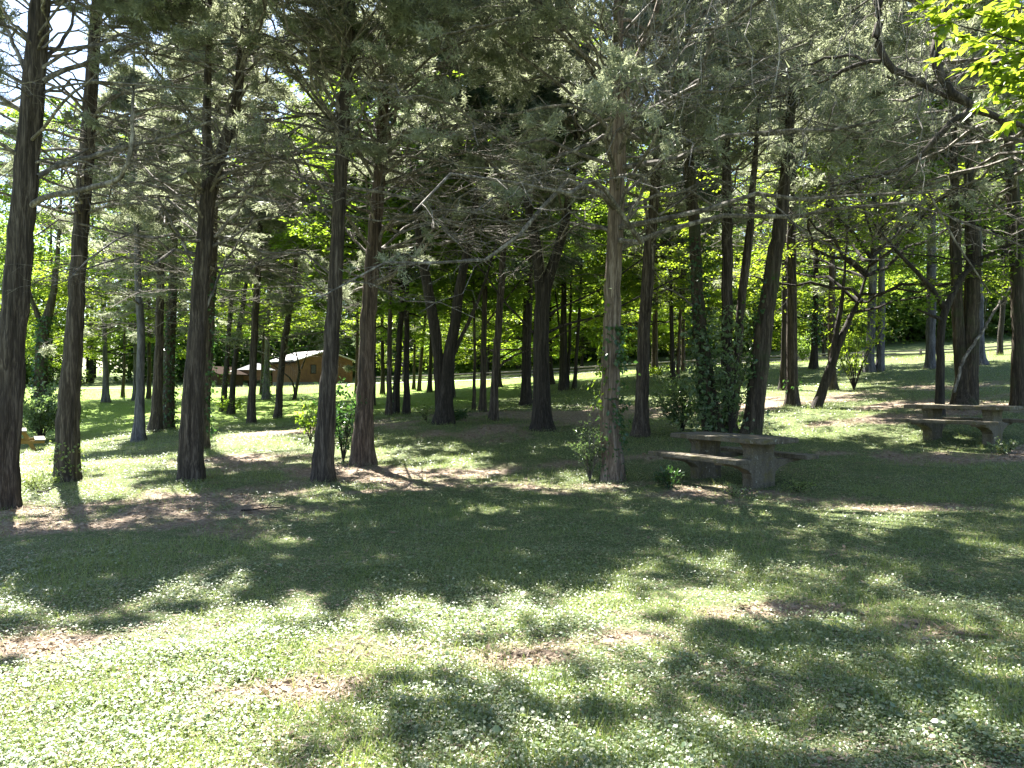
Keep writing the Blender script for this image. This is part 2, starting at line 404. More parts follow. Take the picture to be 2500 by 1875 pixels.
def at_t(P, idx, t):
    n = P.shape[1] - 1
    f = np.clip(t, 0, 1) * n; i = np.minimum(f.astype(int), n - 1); u = (f - i)[:, None]
    a, b = P[idx, i], P[idx, i + 1]
    return a * (1 - u) + b * u, nrm(b - a)

def grow(P, idx, t, ang, length, N_, r, lift=.1, curl=.25, wob=.05, flat=.5):
    """child shoots off polylines P at (idx,t)"""
    p, tan = at_t(P, idx, t); K = len(idx)
    side = nrm(np.cross(tan, np.array([0, 0, 1.])) + r.normal(size=(K, 3)) * .1)
    sg = np.where(r.random(K) < .5, -1., 1.)[:, None]
    up = np.cross(side, tan)
    v = r.normal(size=(K, 1)) * flat
    d = nrm(tan * np.cos(ang)[:, None] + (side * sg + up * v) * np.sin(ang)[:, None] + np.array([0, 0, 1.]) * lift)
    bend = nrm(r.normal(size=(K, 3)) + tan * .6) * curl
    u = np.linspace(0, 1, N_)[None, :, None]
    L = length[:, None, None]
    Q = p[:, None] + L * (d[:, None] * u + bend[:, None] * u * u)
    Q[:, 1:] += r.normal(size=(K, N_ - 1, 3)) * wob * L
    return Q

def two_mat_mesh(name, wood, leaf, mw, ml):
    """one crown mesh: wood faces use slot 0, leaf faces slot 1"""
    V = []; n = 0; G3 = []; G4 = []; m3 = []; m4 = []
    for mi, lst in ((0, wood), (1, leaf)):
        for v, g in lst:
            (G3 if g.shape[1] == 3 else G4).append(g + n); (m3 if g.shape[1] == 3 else m4).append(np.full(len(g), mi))
            V.append(v); n += len(v)
    gs = []; mi = []
    if G3: gs.append(np.concatenate(G3)); mi += m3
    if G4: gs.append(np.concatenate(G4)); mi += m4
    me = mesh_from(name, np.concatenate(V), gs)
    me.materials.append(mw); me.materials.append(ml)
    me.polygons.foreach_set('material_index', np.concatenate(mi).astype(np.int32))
    return me

def cedar_crown(axis, h0, H, R, seed, nl=46, ns=9, nt=5, live=.35, nb=10, tl=.10, tw=.016, mats=('twig', 'cedar'), extra=None, side=None, droop=.45, prof=.75, deadness=.15, lmin=0.25, exlive=None):
    """axis(h)->point ; limbs from height h0 to H; foliage from fraction live upward"""
    r = np.random.default_rng(seed)
    f = np.sort(r.random(nl)) ** .95
    h = h0 + f * (H - h0)
    az = np.arange(nl) * 2.399 + r.normal(size=nl) * .5
    L = R * np.clip(1.1 * (1 - f) ** prof + .08, .12, 1.1) * r.uniform(.6, 1.12, nl)
    if side is not None: L *= 1 + side[1] * np.cos(az - side[0])
    el = r.uniform(-.15, .45, nl) + .35 * f
    base = np.array([axis(q) for q in h])
    u = np.linspace(0, 1, 9)[None, :]
    drift = r.normal(size=(nl, 1)) * .35
    a = az[:, None] + drift * u
    wob = np.cumsum(r.normal(size=(nl, 9, 3)) * .035, 1) * L[:, None, None]; wob[:, 0] = 0
    rad = L[:, None] * u
    z = rad * np.tan(el)[:, None] + L[:, None] * droop * (u - u * u) * .6 - L[:, None] * droop * .35 * u * u
    P = base[:, None] + np.stack([np.cos(a) * rad, np.sin(a) * rad, z], -1) + wob
    lr = (.005 + .007 * L)[:, None] * (1 - .8 * u)
    wood = [tubes(P, lr, 6)]
    if extra is not None:                                 # hand-placed limbs also carry shoots
        PE = np.array([resample(q, np.ones(len(q)), .1)[0][np.linspace(0, len(resample(q, np.ones(len(q)), .1)[0]) - 1, 9).astype(int)] for q in extra])
        P = np.r_[P, PE]; LE = np.linalg.norm(PE[:, -1] - PE[:, 0], axis=1); L = np.r_[L, LE]; f = np.r_[f, np.full(len(PE), max(live - .08, 0) if exlive is None else exlive)]
    K = len(P)
    idx = np.repeat(np.arange(K), ns); t = r.uniform(lmin, 1, K * ns) ** .8
    Ls = (L[idx] * .42 * (1.15 - t) + .16) * r.uniform(.6, 1.3, K * ns)
    S1 = grow(P, idx, t, r.uniform(.5, 1.1, K * ns), Ls, 6, r, .12, .22, .05)
    sr = (.0028 + .0045 * Ls)[:, None] * np.linspace(1, .35, 6)[None]
    wood.append(tubes(S1, sr, 4))
    idx2 = np.repeat(np.arange(K * ns), nt); t2 = r.uniform(.12, 1, K * ns * nt)
    Lt = (Ls[idx2] * .42 * (1.15 - t2) + .07) * r.uniform(.6, 1.5, len(idx2))
    S2 = grow(S1, idx2, t2, r.uniform(.45, 1.15, len(idx2)), Lt, 4, r, .05, .3, .07)
    tr = (.0016 + .0022 * Lt)[:, None] * np.linspace(1, .4, 4)[None]
    wood.append(tubes(S2, tr, 3))
    ff = f[idx]
    palive = np.clip((ff - live) / .16 + .1, 0, 1) * np.clip((t - .1) / .3, .2, 1) * (1 - deadness)
    palive = np.maximum(palive, .04)
    alive = r.random(K * ns) < palive
    a2 = alive[idx2] & (r.random(len(idx2)) < .92)
    pts = []; dirs = []
    for tt in (.35, .7, 1.0):
        k = np.nonzero(a2)[0]; p, d = at_t(S2, k, np.full(len(k), tt)); pts.append(p); dirs.append(d)
    for tt in (.6, 1.0):
        k = np.nonzero(alive)[0]; p, d = at_t(S1, k, np.full(len(k), tt)); pts.append(p); dirs.append(d)
    p = np.concatenate(pts); d = np.concatenate(dirs)
    leaf = [tufts(p, d, nb, tl, tw, r)] if len(p) else []
    return two_mat_mesh('crown', wood, leaf, M[mats[0]], M[mats[1]])

def leafy_crown(H, R, seed, nl=22, ns=8, nt=5, nlf=6, ll=.11, mats=('bark_dark', 'green'), layer=.7, axis=None, h0=0, low=.9, extra=None):
    r = np.random.default_rng(seed)
    f = np.sort(r.random(nl)); h = h0 + f * (H - h0) * .85
    az = np.arange(nl) * 2.399 + r.normal(size=nl) * .5
    L = R * (low * (1 - f) + .75 * np.sin(np.clip(f, 0, 1) * math.pi) + .25) / 1.2 * r.uniform(.65, 1.15, nl)
    el = r.uniform(.0, .5, nl) + .6 * f
    base = np.array([axis(q) for q in h]) if axis else np.c_[np.zeros((nl, 2)), h]
    u = np.linspace(0, 1, 9)[None]
    a = az[:, None] + r.normal(size=(nl, 1)) * .5 * u
    rad = L[:, None] * u
    z = rad * np.tan(np.minimum(el, 1.1))[:, None] * (1 - .5 * u)
    wob = np.cumsum(r.normal(size=(nl, 9, 3)) * .03, 1) * L[:, None, None]; wob[:, 0] = 0
    P = base[:, None] + np.stack([np.cos(a) * rad, np.sin(a) * rad, z], -1) + wob
    wood = [tubes(P, (.01 + .011 * L)[:, None] * (1 - .8 * u), 5)]
    if extra is not None:
        PE = np.array([resample(q, np.ones(len(q)), .1)[0][np.linspace(0, len(resample(q, np.ones(len(q)), .1)[0]) - 1, 9).astype(int)] for q in extra])
        P = np.r_[P, PE]; L = np.r_[L, np.linalg.norm(PE[:, -1] - PE[:, 0], axis=1)]
    K = len(P); idx = np.repeat(np.arange(K), ns); t = r.uniform(.2, 1, K * ns) ** .8
    Ls = (L[idx] * .5 * (1.2 - t) + .25) * r.uniform(.6, 1.3, K * ns)
    S1 = grow(P, idx, t, r.uniform(.5, 1.1, K * ns), Ls, 5, r, .05, .2, .04, .35)
    wood.append(tubes(S1, (.003 + .005 * Ls)[:, None] * np.linspace(1, .35, 5)[None], 4))
    idx2 = np.repeat(np.arange(K * ns), nt); t2 = r.uniform(.2, 1, len(idx2))
    Lt = (Ls[idx2] * .45 * (1.15 - t2) + .12) * r.uniform(.6, 1.4, len(idx2))
    S2 = grow(S1, idx2, t2, r.uniform(.4, 1.1, len(idx2)), Lt, 3, r, 0, .2, .04, .3)
    wood.append(tubes(S2, (.002 + .002 * Lt)[:, None] * np.linspace(1, .4, 3)[None], 3))
    k = np.repeat(np.arange(len(idx2)), nlf); tt = r.uniform(.15, 1.05, len(k))
    p, d = at_t(S2, k, tt)
    p = p + r.normal(size=p.shape) * ll * np.array([.5, .5, .3])
    d = nrm(d * .5 + r.normal(size=p.shape) * np.array([.7, .7, .3]) + np.array([0, 0, -.18]))
    n = nrm(np.array([0, 0, 1.]) * layer + r.normal(size=p.shape) * .45)
    leaf = [leaves(p, d, n, ll * r.uniform(.6, 1.25, len(p)), ll * .55 * r.uniform(.7, 1.2, len(p)))]
    return two_mat_mesh('crown', wood, leaf, M[mats[0]], M[mats[1]])

def ivy_mesh(Q, R, z0, z1, n, seed, size=.075, out=.05, side=None, clump=0):
    """leaves growing over a trunk polyline between heights z0..z1 above its base"""
    r = np.random.default_rng(seed)
    zz = Q[:, 2] - Q[0, 2]
    h = z0 + (z1 - z0) * r.random(n) ** 1.1
    if clump:
        cen = r.uniform(z0, z1, clump); h = np.clip(cen[r.integers(0, clump, n)] + r.normal(size=n) * .22, z0, z1)
    c = np.stack([np.interp(h, zz, Q[:, k]) for k in range(3)], 1); rad = np.interp(h, zz, R)
    th = r.uniform(0, 6.283, n)
    if side is not None: th = side[0] + r.normal(size=n) * side[1]
    o = np.stack([np.cos(th), np.sin(th), np.zeros(n)], 1)
    bul = .6 + .4 * np.sin(h * 5 + th * 2)
    p = c + o * (rad + np.abs(r.normal(size=n)) * out * bul)[:, None]
    nn = nrm(o + r.normal(size=(n, 3)) * .45 + np.array([0, 0, .45]))
    d = nrm(np.array([0, 0, -.7]) + r.normal(size=(n, 3)) * .6 + o * .4)
    return leaves(p, d, nn, size * r.uniform(.6, 1.3, n), size * .8 * r.uniform(.7, 1.2, n), .12)

def local(Q, o): return Q - np.asarray(o)[None]

BASES = []
def near_cedar(label, pts, top, crown, bark='bark', stems=(), limbs=(), Y=None, seed=0, flare=.6, ivy=None, group=None, category='tree', name='cedar_tree', flute=1.0):
    b = hit(pts[0][0], pts[0][1]); Y = Y or b[1]
    P, R = stem_world(pts, Y, top); o = P[0].copy(); o[2] += .05
    BASES.append((P[0, 0], P[0, 1], R[0]))
    e = empty(name, o, label, category, group)
    mb = MB(); trunk_mesh(mb, local(P, o), R * .94, seed, flare * .35, flute=flute)
    link('trunk', mb.mesh('trunk', True), M[bark], e)
    for spts in stems:
        SP, SR = stem_world([q[:3] for q in spts], Y, None, False)
        # carry the stem on above the picture
        d = SP[-1] - SP[-2]; d /= np.linalg.norm(d)
        if SP[-1, 2] < o[2] + top - 2:
            SP = np.r_[SP, [SP[-1] + d * 1.5 + [0, 0, .6]]]; SR = np.r_[SR, [.02]]
        mb = MB(); trunk_mesh(mb, local(SP, o), SR, seed + 5, 0, S=16, flute=flute)
        link('stem', mb.mesh('stem', True), M[bark], e)
    ex = []
    for lp in limbs:                                      # (px, py, w, extra depth)
        LP = np.array([unproj(a, b_, Y + dy) for a, b_, w, dy in lp]); LR = np.array([w * .5 * (Y + dy) / F for a, b_, w, dy in lp])
        Q, q = resample(local(LP, o), LR, .12)
        Q[1:-1] += np.random.default_rng(seed + len(ex)).normal(size=(len(Q) - 2, 3)) * .012
        mb = MB(); V, G = tubes(Q[None], q[None], 8); mb.add(V, G)
        link('limb', mb.mesh('limb', True), M['twig'] if bark != 'bark_dark' else M[bark], e); ex.append(Q)
    A = local(P, o); ax = lambda h: np.array([np.interp(h, A[:, 2], A[:, 0]), np.interp(h, A[:, 2], A[:, 1]), h])
    if crown is not None:
        kind = crown.pop('kind', 'cedar')
        if kind == 'cedar':
            me = cedar_crown(ax, crown.pop('h0'), top, crown.pop('R'), seed + 100, extra=ex or None, **crown)
        else:
            me = leafy_crown(top, crown.pop('R'), seed + 100, axis=ax, extra=ex or None, **crown)
        link('crown', me, None, e)
    if ivy:
        for kw in (ivy if isinstance(ivy, list) else [ivy]):
            kw = dict(kw); mat = kw.pop('mat', 'ivy')
            Q, q = resample(A, R, .2)
            V, G = ivy_mesh(Q, q, seed=seed + 7, **kw)
            link('ivy', mesh_from('ivy', V, [G]), M[mat], e)
    return e, Y, o

# shared crowns for the trees farther back
PROTO = {}
def protos():
    ax = lambda h: np.array([0, 0, h])
    for i in range(3):
        PROTO['cedar%d' % i] = cedar_crown(ax, 0, 10.5, 2.7, 300 + i, nl=72, ns=9, nt=4, live=.16, nb=20, tl=.17, tw=.036)
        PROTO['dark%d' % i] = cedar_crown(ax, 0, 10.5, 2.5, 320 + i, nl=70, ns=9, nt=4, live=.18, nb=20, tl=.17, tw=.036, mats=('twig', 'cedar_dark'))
        PROTO['bare%d' % i] = cedar_crown(ax, 0, 10, 2.6, 340 + i, nl=84, ns=10, nt=5, live=.40, nb=16, tl=.17, tw=.034, deadness=.25)
        PROTO['lime%d' % i] = leafy_crown(8.5, 3.4, 360 + i, nl=32, ns=9, nt=5, nlf=10, ll=.17, mats=('bark_dark', 'lime'))
        PROTO['green%d' % i] = leafy_crown(11, 4.0, 380 + i, nl=40, ns=10, nt=5, nlf=10, ll=.19, mats=('bark_dark', 'green'), low=.6)
protos()
_pc = {}
def mid_tree(label, pts, kind='cedar', bark='bark', ch=3.4, cs=1.0, top=12.5, stems=(), Y=None, seed=0, ivy=None, group=None, flare=.22, name=None, ymax=None):
    b = hit(pts[0][0], pts[0][1]); Y = Y or b[1]
    if ymax: Y = min(Y, ymax)
    P, R = stem_world(pts, Y, top); o = P[0].copy(); o[2] += .05
    e = empty(name or ('cedar_tree' if kind in ('cedar', 'dark', 'bare') else 'broadleaf_tree'), o, label, 'tree', group)
    far = Y > 34; BASES.append((P[0, 0], P[0, 1], R[0]))
    mb = MB(); trunk_mesh(mb, local(P, o), R, seed + 900, flare, .45 if far else .3, 10 if far else 16)
    link('trunk', mb.mesh('trunk', True), M[bark], e)
    for spts in stems:
        SP, SR = stem_world(spts, Y, None, False)
        d = SP[-1] - SP[-2]; d /= np.linalg.norm(d)
        SP = np.r_[SP, [SP[-1] + d * 2.2 + [0, 0, .9]]]; SR = np.r_[SR, [.02]]
        mb = MB(); trunk_mesh(mb, local(SP, o), SR, seed + 905, 0, .3, 12); link('stem', mb.mesh('stem', True), M[bark], e)
    if kind:
        i = _pc.get(kind, 0); _pc[kind] = i + 1
        A = local(P, o); z = ch
        c = np.array([np.interp(z, A[:, 2], A[:, 0]), np.interp(z, A[:, 2], A[:, 1]), z])
        t = np.array([np.interp(z + 5, A[:, 2], A[:, 0]), np.interp(z + 5, A[:, 2], A[:, 1]), z + 5]) - c
        cr = link('crown', PROTO['%s%d' % (kind, i % 3)], None, e, tuple(c))
        q = Vector(t).to_track_quat('Z', 'Y'); cr.rotation_mode = 'QUATERNION'
        from mathutils import Quaternion
        cr.rotation_quaternion = q @ Quaternion((0, 0, 1), (seed * 2.1 + i * 1.3) % 6.28)
        sc = cs * (.93 + .14 * ((seed * 37) % 10) / 10); cr.scale = (sc * 1.35, sc * 1.35, cs)
    if ivy:
        Q, q = resample(local(P, o), R, .2)
        V, G = ivy_mesh(Q, q, seed=seed + 7, **ivy); link('ivy', mesh_from('ivy', V, [G]), M['ivy'], e)
    return e
NG = 'cedars in the front row'
near_cedar('thick dark cedar trunk cut by the left edge of the photo, with long bare limbs', [(3, 1238, 76), (9, 1129, 66), (26, 844, 62), (48, 600, 58), (71, 301, 53), (100, 0, 45)], 8.9,
    dict(h0=4.4, R=2.6, nl=58, live=.50, nb=38, prof=.4, deadness=.15), bark='bark', seed=1, group=NG, limbs=[
        [(74, 503, 16, 0), (106, 480, 15, -.1), (163, 472, 14, -.2), (224, 460, 13, -.3), (285, 443, 12, -.4), (317, 407, 11, -.5), (321, 354, 10, -.55), (324, 285, 9, -.6), (326, 203, 6, -.6)],
        [(92, 431, 13, 0), (134, 407, 12, .2), (203, 387, 11, .4), (285, 366, 10, .6), (366, 346, 8, .9), (468, 321, 7, 1.1), (515, 296, 5, 1.2)],
        [(105, 199, 14, 0), (163, 167, 12, .2), (228, 147, 11, .3), (293, 122, 9, .5), (354, 102, 7, .6)],
        [(60, 170, 11, 0), (30, 95, 9, .1), (0, 45, 7, .2)], [(50, 270, 12, 0), (20, 245, 10, -.1), (-30, 215, 8, -.2)],
        [(92, 150, 11, 0), (140, 120, 9, .3), (175, 60, 7, .5), (190, 0, 5, .6)]])
near_cedar('dark straight cedar second in the front row, clear of limbs below mid height', [(163, 1172, 60), (167, 1007, 53), (180, 850, 43), (187, 722, 38), (194, 600, 36), (219, 300, 34), (236, 0, 25)], 10.4,
    dict(h0=4.0, R=2.8, nl=70, live=.46, nb=38, prof=.5, deadness=.15), seed=2, group=NG, limbs=[
        [(215, 520, 8, 0), (270, 500, 7, -.3), (345, 498, 5, -.5)], [(205, 380, 9, 0), (160, 360, 8, .3), (95, 370, 6, .6)]],
    ivy=dict(z0=0, z1=.7, n=260, size=.05, out=.08, mat='grass'))
near_cedar('fluted cedar that splits into two stems at the top, third in the front row', [(463, 1172, 66), (470, 1007, 56), (482, 803, 44), (498, 600, 40), (506, 488, 40), (529, 407, 30), (557, 325, 28), (578, 244, 25), (590, 122, 22), (606, 0, 17)], 10.2,
    dict(h0=3.5, R=3.2, nl=80, live=.42, nb=36, tw=.018, prof=.4, deadness=.12), seed=3, group=NG, stems=[[(505, 480, 27), (505, 427, 25), (507, 285, 22), (509, 163, 17), (512, 40, 12)]], limbs=[
        [(525, 578, 8, 0), (560, 540, 8, -.1), (590, 500, 7, -.2), (643, 411, 6, -.4), (724, 313, 4, -.6)],
        [(488, 470, 9, 0), (465, 440, 8, -.3), (440, 425, 6, -.5)], [(470, 640, 7, 0), (430, 560, 7, .2), (385, 480, 5, .4)],
        [(520, 450, 8, 0), (560, 452, 8, -.3), (620, 480, 7, -.5), (690, 500, 5, -.6)],
        [(500, 760, 6, 0), (545, 650, 5, .3), (600, 560, 4, .6)]])
near_cedar('slim cedar leaning slightly right, fourth in the front row', [(788, 1176, 56), (796, 1007, 43), (812, 803, 37), (824, 600, 33), (838, 301, 32), (850, 150, 27), (858, 0, 23)], 10.2,
    dict(h0=4.0, R=3.2, nl=70, prof=.5, live=.34, nb=30, tw=.018, deadness=.12), seed=4, group=NG, bark='bark', limbs=[
        [(826, 560, 7, 0), (780, 490, 7, .2), (730, 420, 6, .5), (690, 330, 4, .8)], [(836, 330, 8, 0), (790, 260, 7, 0), (740, 190, 6, 0), (690, 110, 4, 0)],
        [(845, 120, 9, 0), (800, 70, 8, -.4), (720, 20, 6, -.8)], [(830, 450, 6, 0), (770, 445, 5, -.2), (700, 440, 4, -.4)]])
near_cedar('reddish fluted cedar with bare right-hand limbs, just right of the slim leaning cedar', [(884, 1135, 66), (889, 1007, 45), (897, 803, 40), (912, 600, 37), (928, 407, 30), (938, 244, 26), (942, 120, 20), (946, 20, 14)], 10.6,
    dict(h0=3.3, R=3.8, side=(-1.2, .25), nl=84, prof=.5, live=.30, nb=30, tw=.018, deadness=.12), seed=5, bark='bark_red', group=NG, limbs=[
        [(944, 374, 10, 0), (971, 345, 10, -.1), (1012, 328, 9, -.2), (1077, 313, 8, -.4), (1140, 300, 5, -.5)], [(936, 560, 9, 0), (995, 533, 9, -.4), (1060, 525, 8, -.7), (1126, 509, 5, -1)],
        [(930, 608, 8, 0), (1003, 598, 8, .2), (1085, 594, 7, .3), (1158, 578, 5, .4)], [(945, 290, 8, 0), (990, 250, 8, .3), (1050, 205, 7, .5), (1120, 160, 5, .7)],
        [(905, 620, 7, 0), (860, 585, 6, .1), (830, 540, 4, .2)], [(920, 500, 7, 0), (950, 460, 6, .3), (1010, 430, 4, .6)]])
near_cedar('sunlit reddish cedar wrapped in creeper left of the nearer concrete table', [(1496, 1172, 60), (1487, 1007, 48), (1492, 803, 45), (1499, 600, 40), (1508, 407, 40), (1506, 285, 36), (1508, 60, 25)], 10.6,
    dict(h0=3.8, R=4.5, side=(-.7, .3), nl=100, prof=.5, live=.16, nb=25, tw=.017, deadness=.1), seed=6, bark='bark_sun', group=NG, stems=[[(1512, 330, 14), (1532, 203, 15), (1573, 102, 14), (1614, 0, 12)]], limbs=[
        [(1500, 320, 10, 0), (1420, 360, 9, -.3), (1340, 395, 7, -.6), (1240, 410, 5, -.9)], [(1500, 200, 12, 0), (1420, 130, 11, -.6), (1308, 20, 10, -1.2), (1268, 40, 9, -1.5), (1125, 75, 7, -1.9), (1028, 100, 5, -2.1)],
        [(1510, 560, 8, 0), (1555, 500, 8, -.2), (1580, 430, 6, -.3), (1640, 380, 4, -.4)]],
    ivy=[dict(z0=.6, z1=2.6, n=330, size=.085, out=.13, side=(-.5, .8), clump=7), dict(z0=1.3, z1=3.4, n=130, size=.085, out=.2, side=(3.4, .5), clump=5, mat='green'), dict(z0=0, z1=1.2, n=260, size=.05, out=.04)])
near_cedar('dark leaning cedar behind the creeper-wrapped cedar, fluted at its foot', [(1564, 1066, 50), (1567, 1007, 35), (1572, 803, 32), (1587, 600, 32), (1597, 488, 27), (1604, 407, 25), (1612, 330, 22)], 12.5,
    dict(h0=4.6, R=2.9, nl=58, live=.22, nb=22, tl=.12, tw=.020), seed=7, group=NG)
# ivy-clad clump behind the nearer table
IG = 'trunks in the ivy clump behind the nearer concrete table'
near_cedar('ivy-clad trunk leaning left with a rounded broken top, above the nearer concrete table', [(1743, 1062, 56), (1737, 1007, 48), (1712, 844, 38), (1702, 722, 32), (1698, 600, 29), (1690, 488, 30), (1682, 400, 29), (1681, 374, 22)], 5.2, None, seed=8, bark='bark_moss', group=IG,
    ivy=[dict(z0=.2, z1=4.6, n=900, size=.10, out=.16), dict(z0=.2, z1=2.6, n=500, size=.11, out=.34, mat='shrub', side=(3.6, .9))], limbs=[[(1706, 760, 6, 0), (1660, 720, 5, -.2), (1620, 700, 3, -.4)]], name='ivy_clad_tree')
near_cedar('straight dark trunk with a thin side stem between the two leaning trunks behind the table', [(1780, 1062, 40), (1777, 930, 30), (1774, 844, 27), (1775, 600, 26), (1774, 488, 26), (1773, 380, 22)], 13,
    dict(h0=4.8, R=2.9, nl=58, live=.22, nb=22, tl=.12, tw=.020), seed=9, group=IG, Y=18.2, stems=[[(1786, 1040, 24), (1791, 1007, 22), (1801, 885, 19), (1807, 763, 20), (1816, 681, 20), (1828, 600, 20), (1834, 488, 17), (1842, 407, 14), (1848, 330, 10)]],
    ivy=[dict(z0=.1, z1=3.3, n=420, size=.12, out=.4, mat='shrub', clump=12)])
near_cedar('stout mossy trunk leaning right behind the nearer concrete table', [(1830, 1066, 54), (1841, 1007, 47), (1859, 844, 46), (1875, 722, 40), (1895, 600, 37), (1903, 550, 34), (1914, 470, 29)], 11.5,
    dict(h0=4.4, R=3.2, nl=58, live=.22, nb=22, tl=.12, tw=.020), seed=10, bark='bark_moss', group=IG, ivy=[dict(z0=1.4, z1=3.6, n=170, size=.10, out=.14, side=(3.3, .5), clump=7), dict(z0=0, z1=.7, n=40, size=.11, out=.3, mat='shrub')])
# right-hand group
near_cedar('thick twin-stemmed cedar rising behind the farther concrete table', [(2352, 998, 66), (2349, 930, 30), (2338, 763, 27), (2334, 600, 27), (2332, 529, 26), (2330, 430, 20)], 12,
    dict(h0=4.6, R=3.0, nl=58, live=.22, nb=22, tl=.12, tw=.020), seed=12, bark='bark_moss', stems=[[(2362, 996, 50), (2366, 930, 40), (2369, 803, 36), (2375, 681, 34), (2377, 600, 33), (2370, 529, 28), (2366, 430, 20)]], limbs=[
        [(2330, 958, 7, -.5), (2350, 880, 8, -.5), (2400, 805, 7, -.2), (2440, 740, 6, .2), (2475, 690, 4, .5)]])
near_cedar('crooked thin tree forking low beside the twin cedar, with a knot on its trunk', [(2294, 994, 24), (2294, 945, 21), (2297, 885, 20), (2292, 844, 19), (2300, 783, 19), (2310, 746, 18), (2332, 706, 15), (2353, 665, 13), (2389, 637, 11), (2446, 612, 8)], 5.3,
    dict(kind='leafy', R=1.9, h0=3.4, nl=12, ns=7, nt=4, nlf=5, ll=.12, mats=('bark_dark', 'green')), seed=13, bark='bark_dark', Y=18.4, name='crooked_tree', stems=[[(2308, 752, 14), (2290, 725, 13), (2271, 698, 11), (2218, 641, 9), (2176, 600, 7), (2133, 545, 5)]], limbs=[[(2300, 785, 10, 0), (2275, 770, 8, -.1), (2240, 755, 5, -.2)]], flute=.4)
near_cedar('mossy cedar cut by the right edge of the photo behind the farther table', [(2492, 990, 46), (2487, 900, 36), (2489, 800, 35), (2484, 600, 33), (2475, 508, 28)], 12,
    dict(h0=4.6, R=2.8, nl=58, live=.22, nb=22, tl=.12, tw=.020), seed=14, bark='bark_moss')
near_cedar('forked tree leaning right with yellow-green layered leaves on the open slope', [(1992, 996, 27), (2005, 960, 23), (2019, 925, 22), (2033, 881, 21), (2052, 828, 18), (2070, 790, 14), (2086, 755, 11), (2100, 725, 8)], 5.6,
    dict(kind='leafy', R=3.1, h0=2.7, nl=20, ns=9, nt=5, nlf=7, ll=.11, mats=('bark_dark', 'lime'), layer=1.3, low=1.3), seed=15, bark='bark_dark', name='leaning_tree', stems=[[(2030, 890, 14), (2036, 850, 14), (2044, 800, 13), (2053, 755, 10), (2060, 690, 7)]], flute=.4)
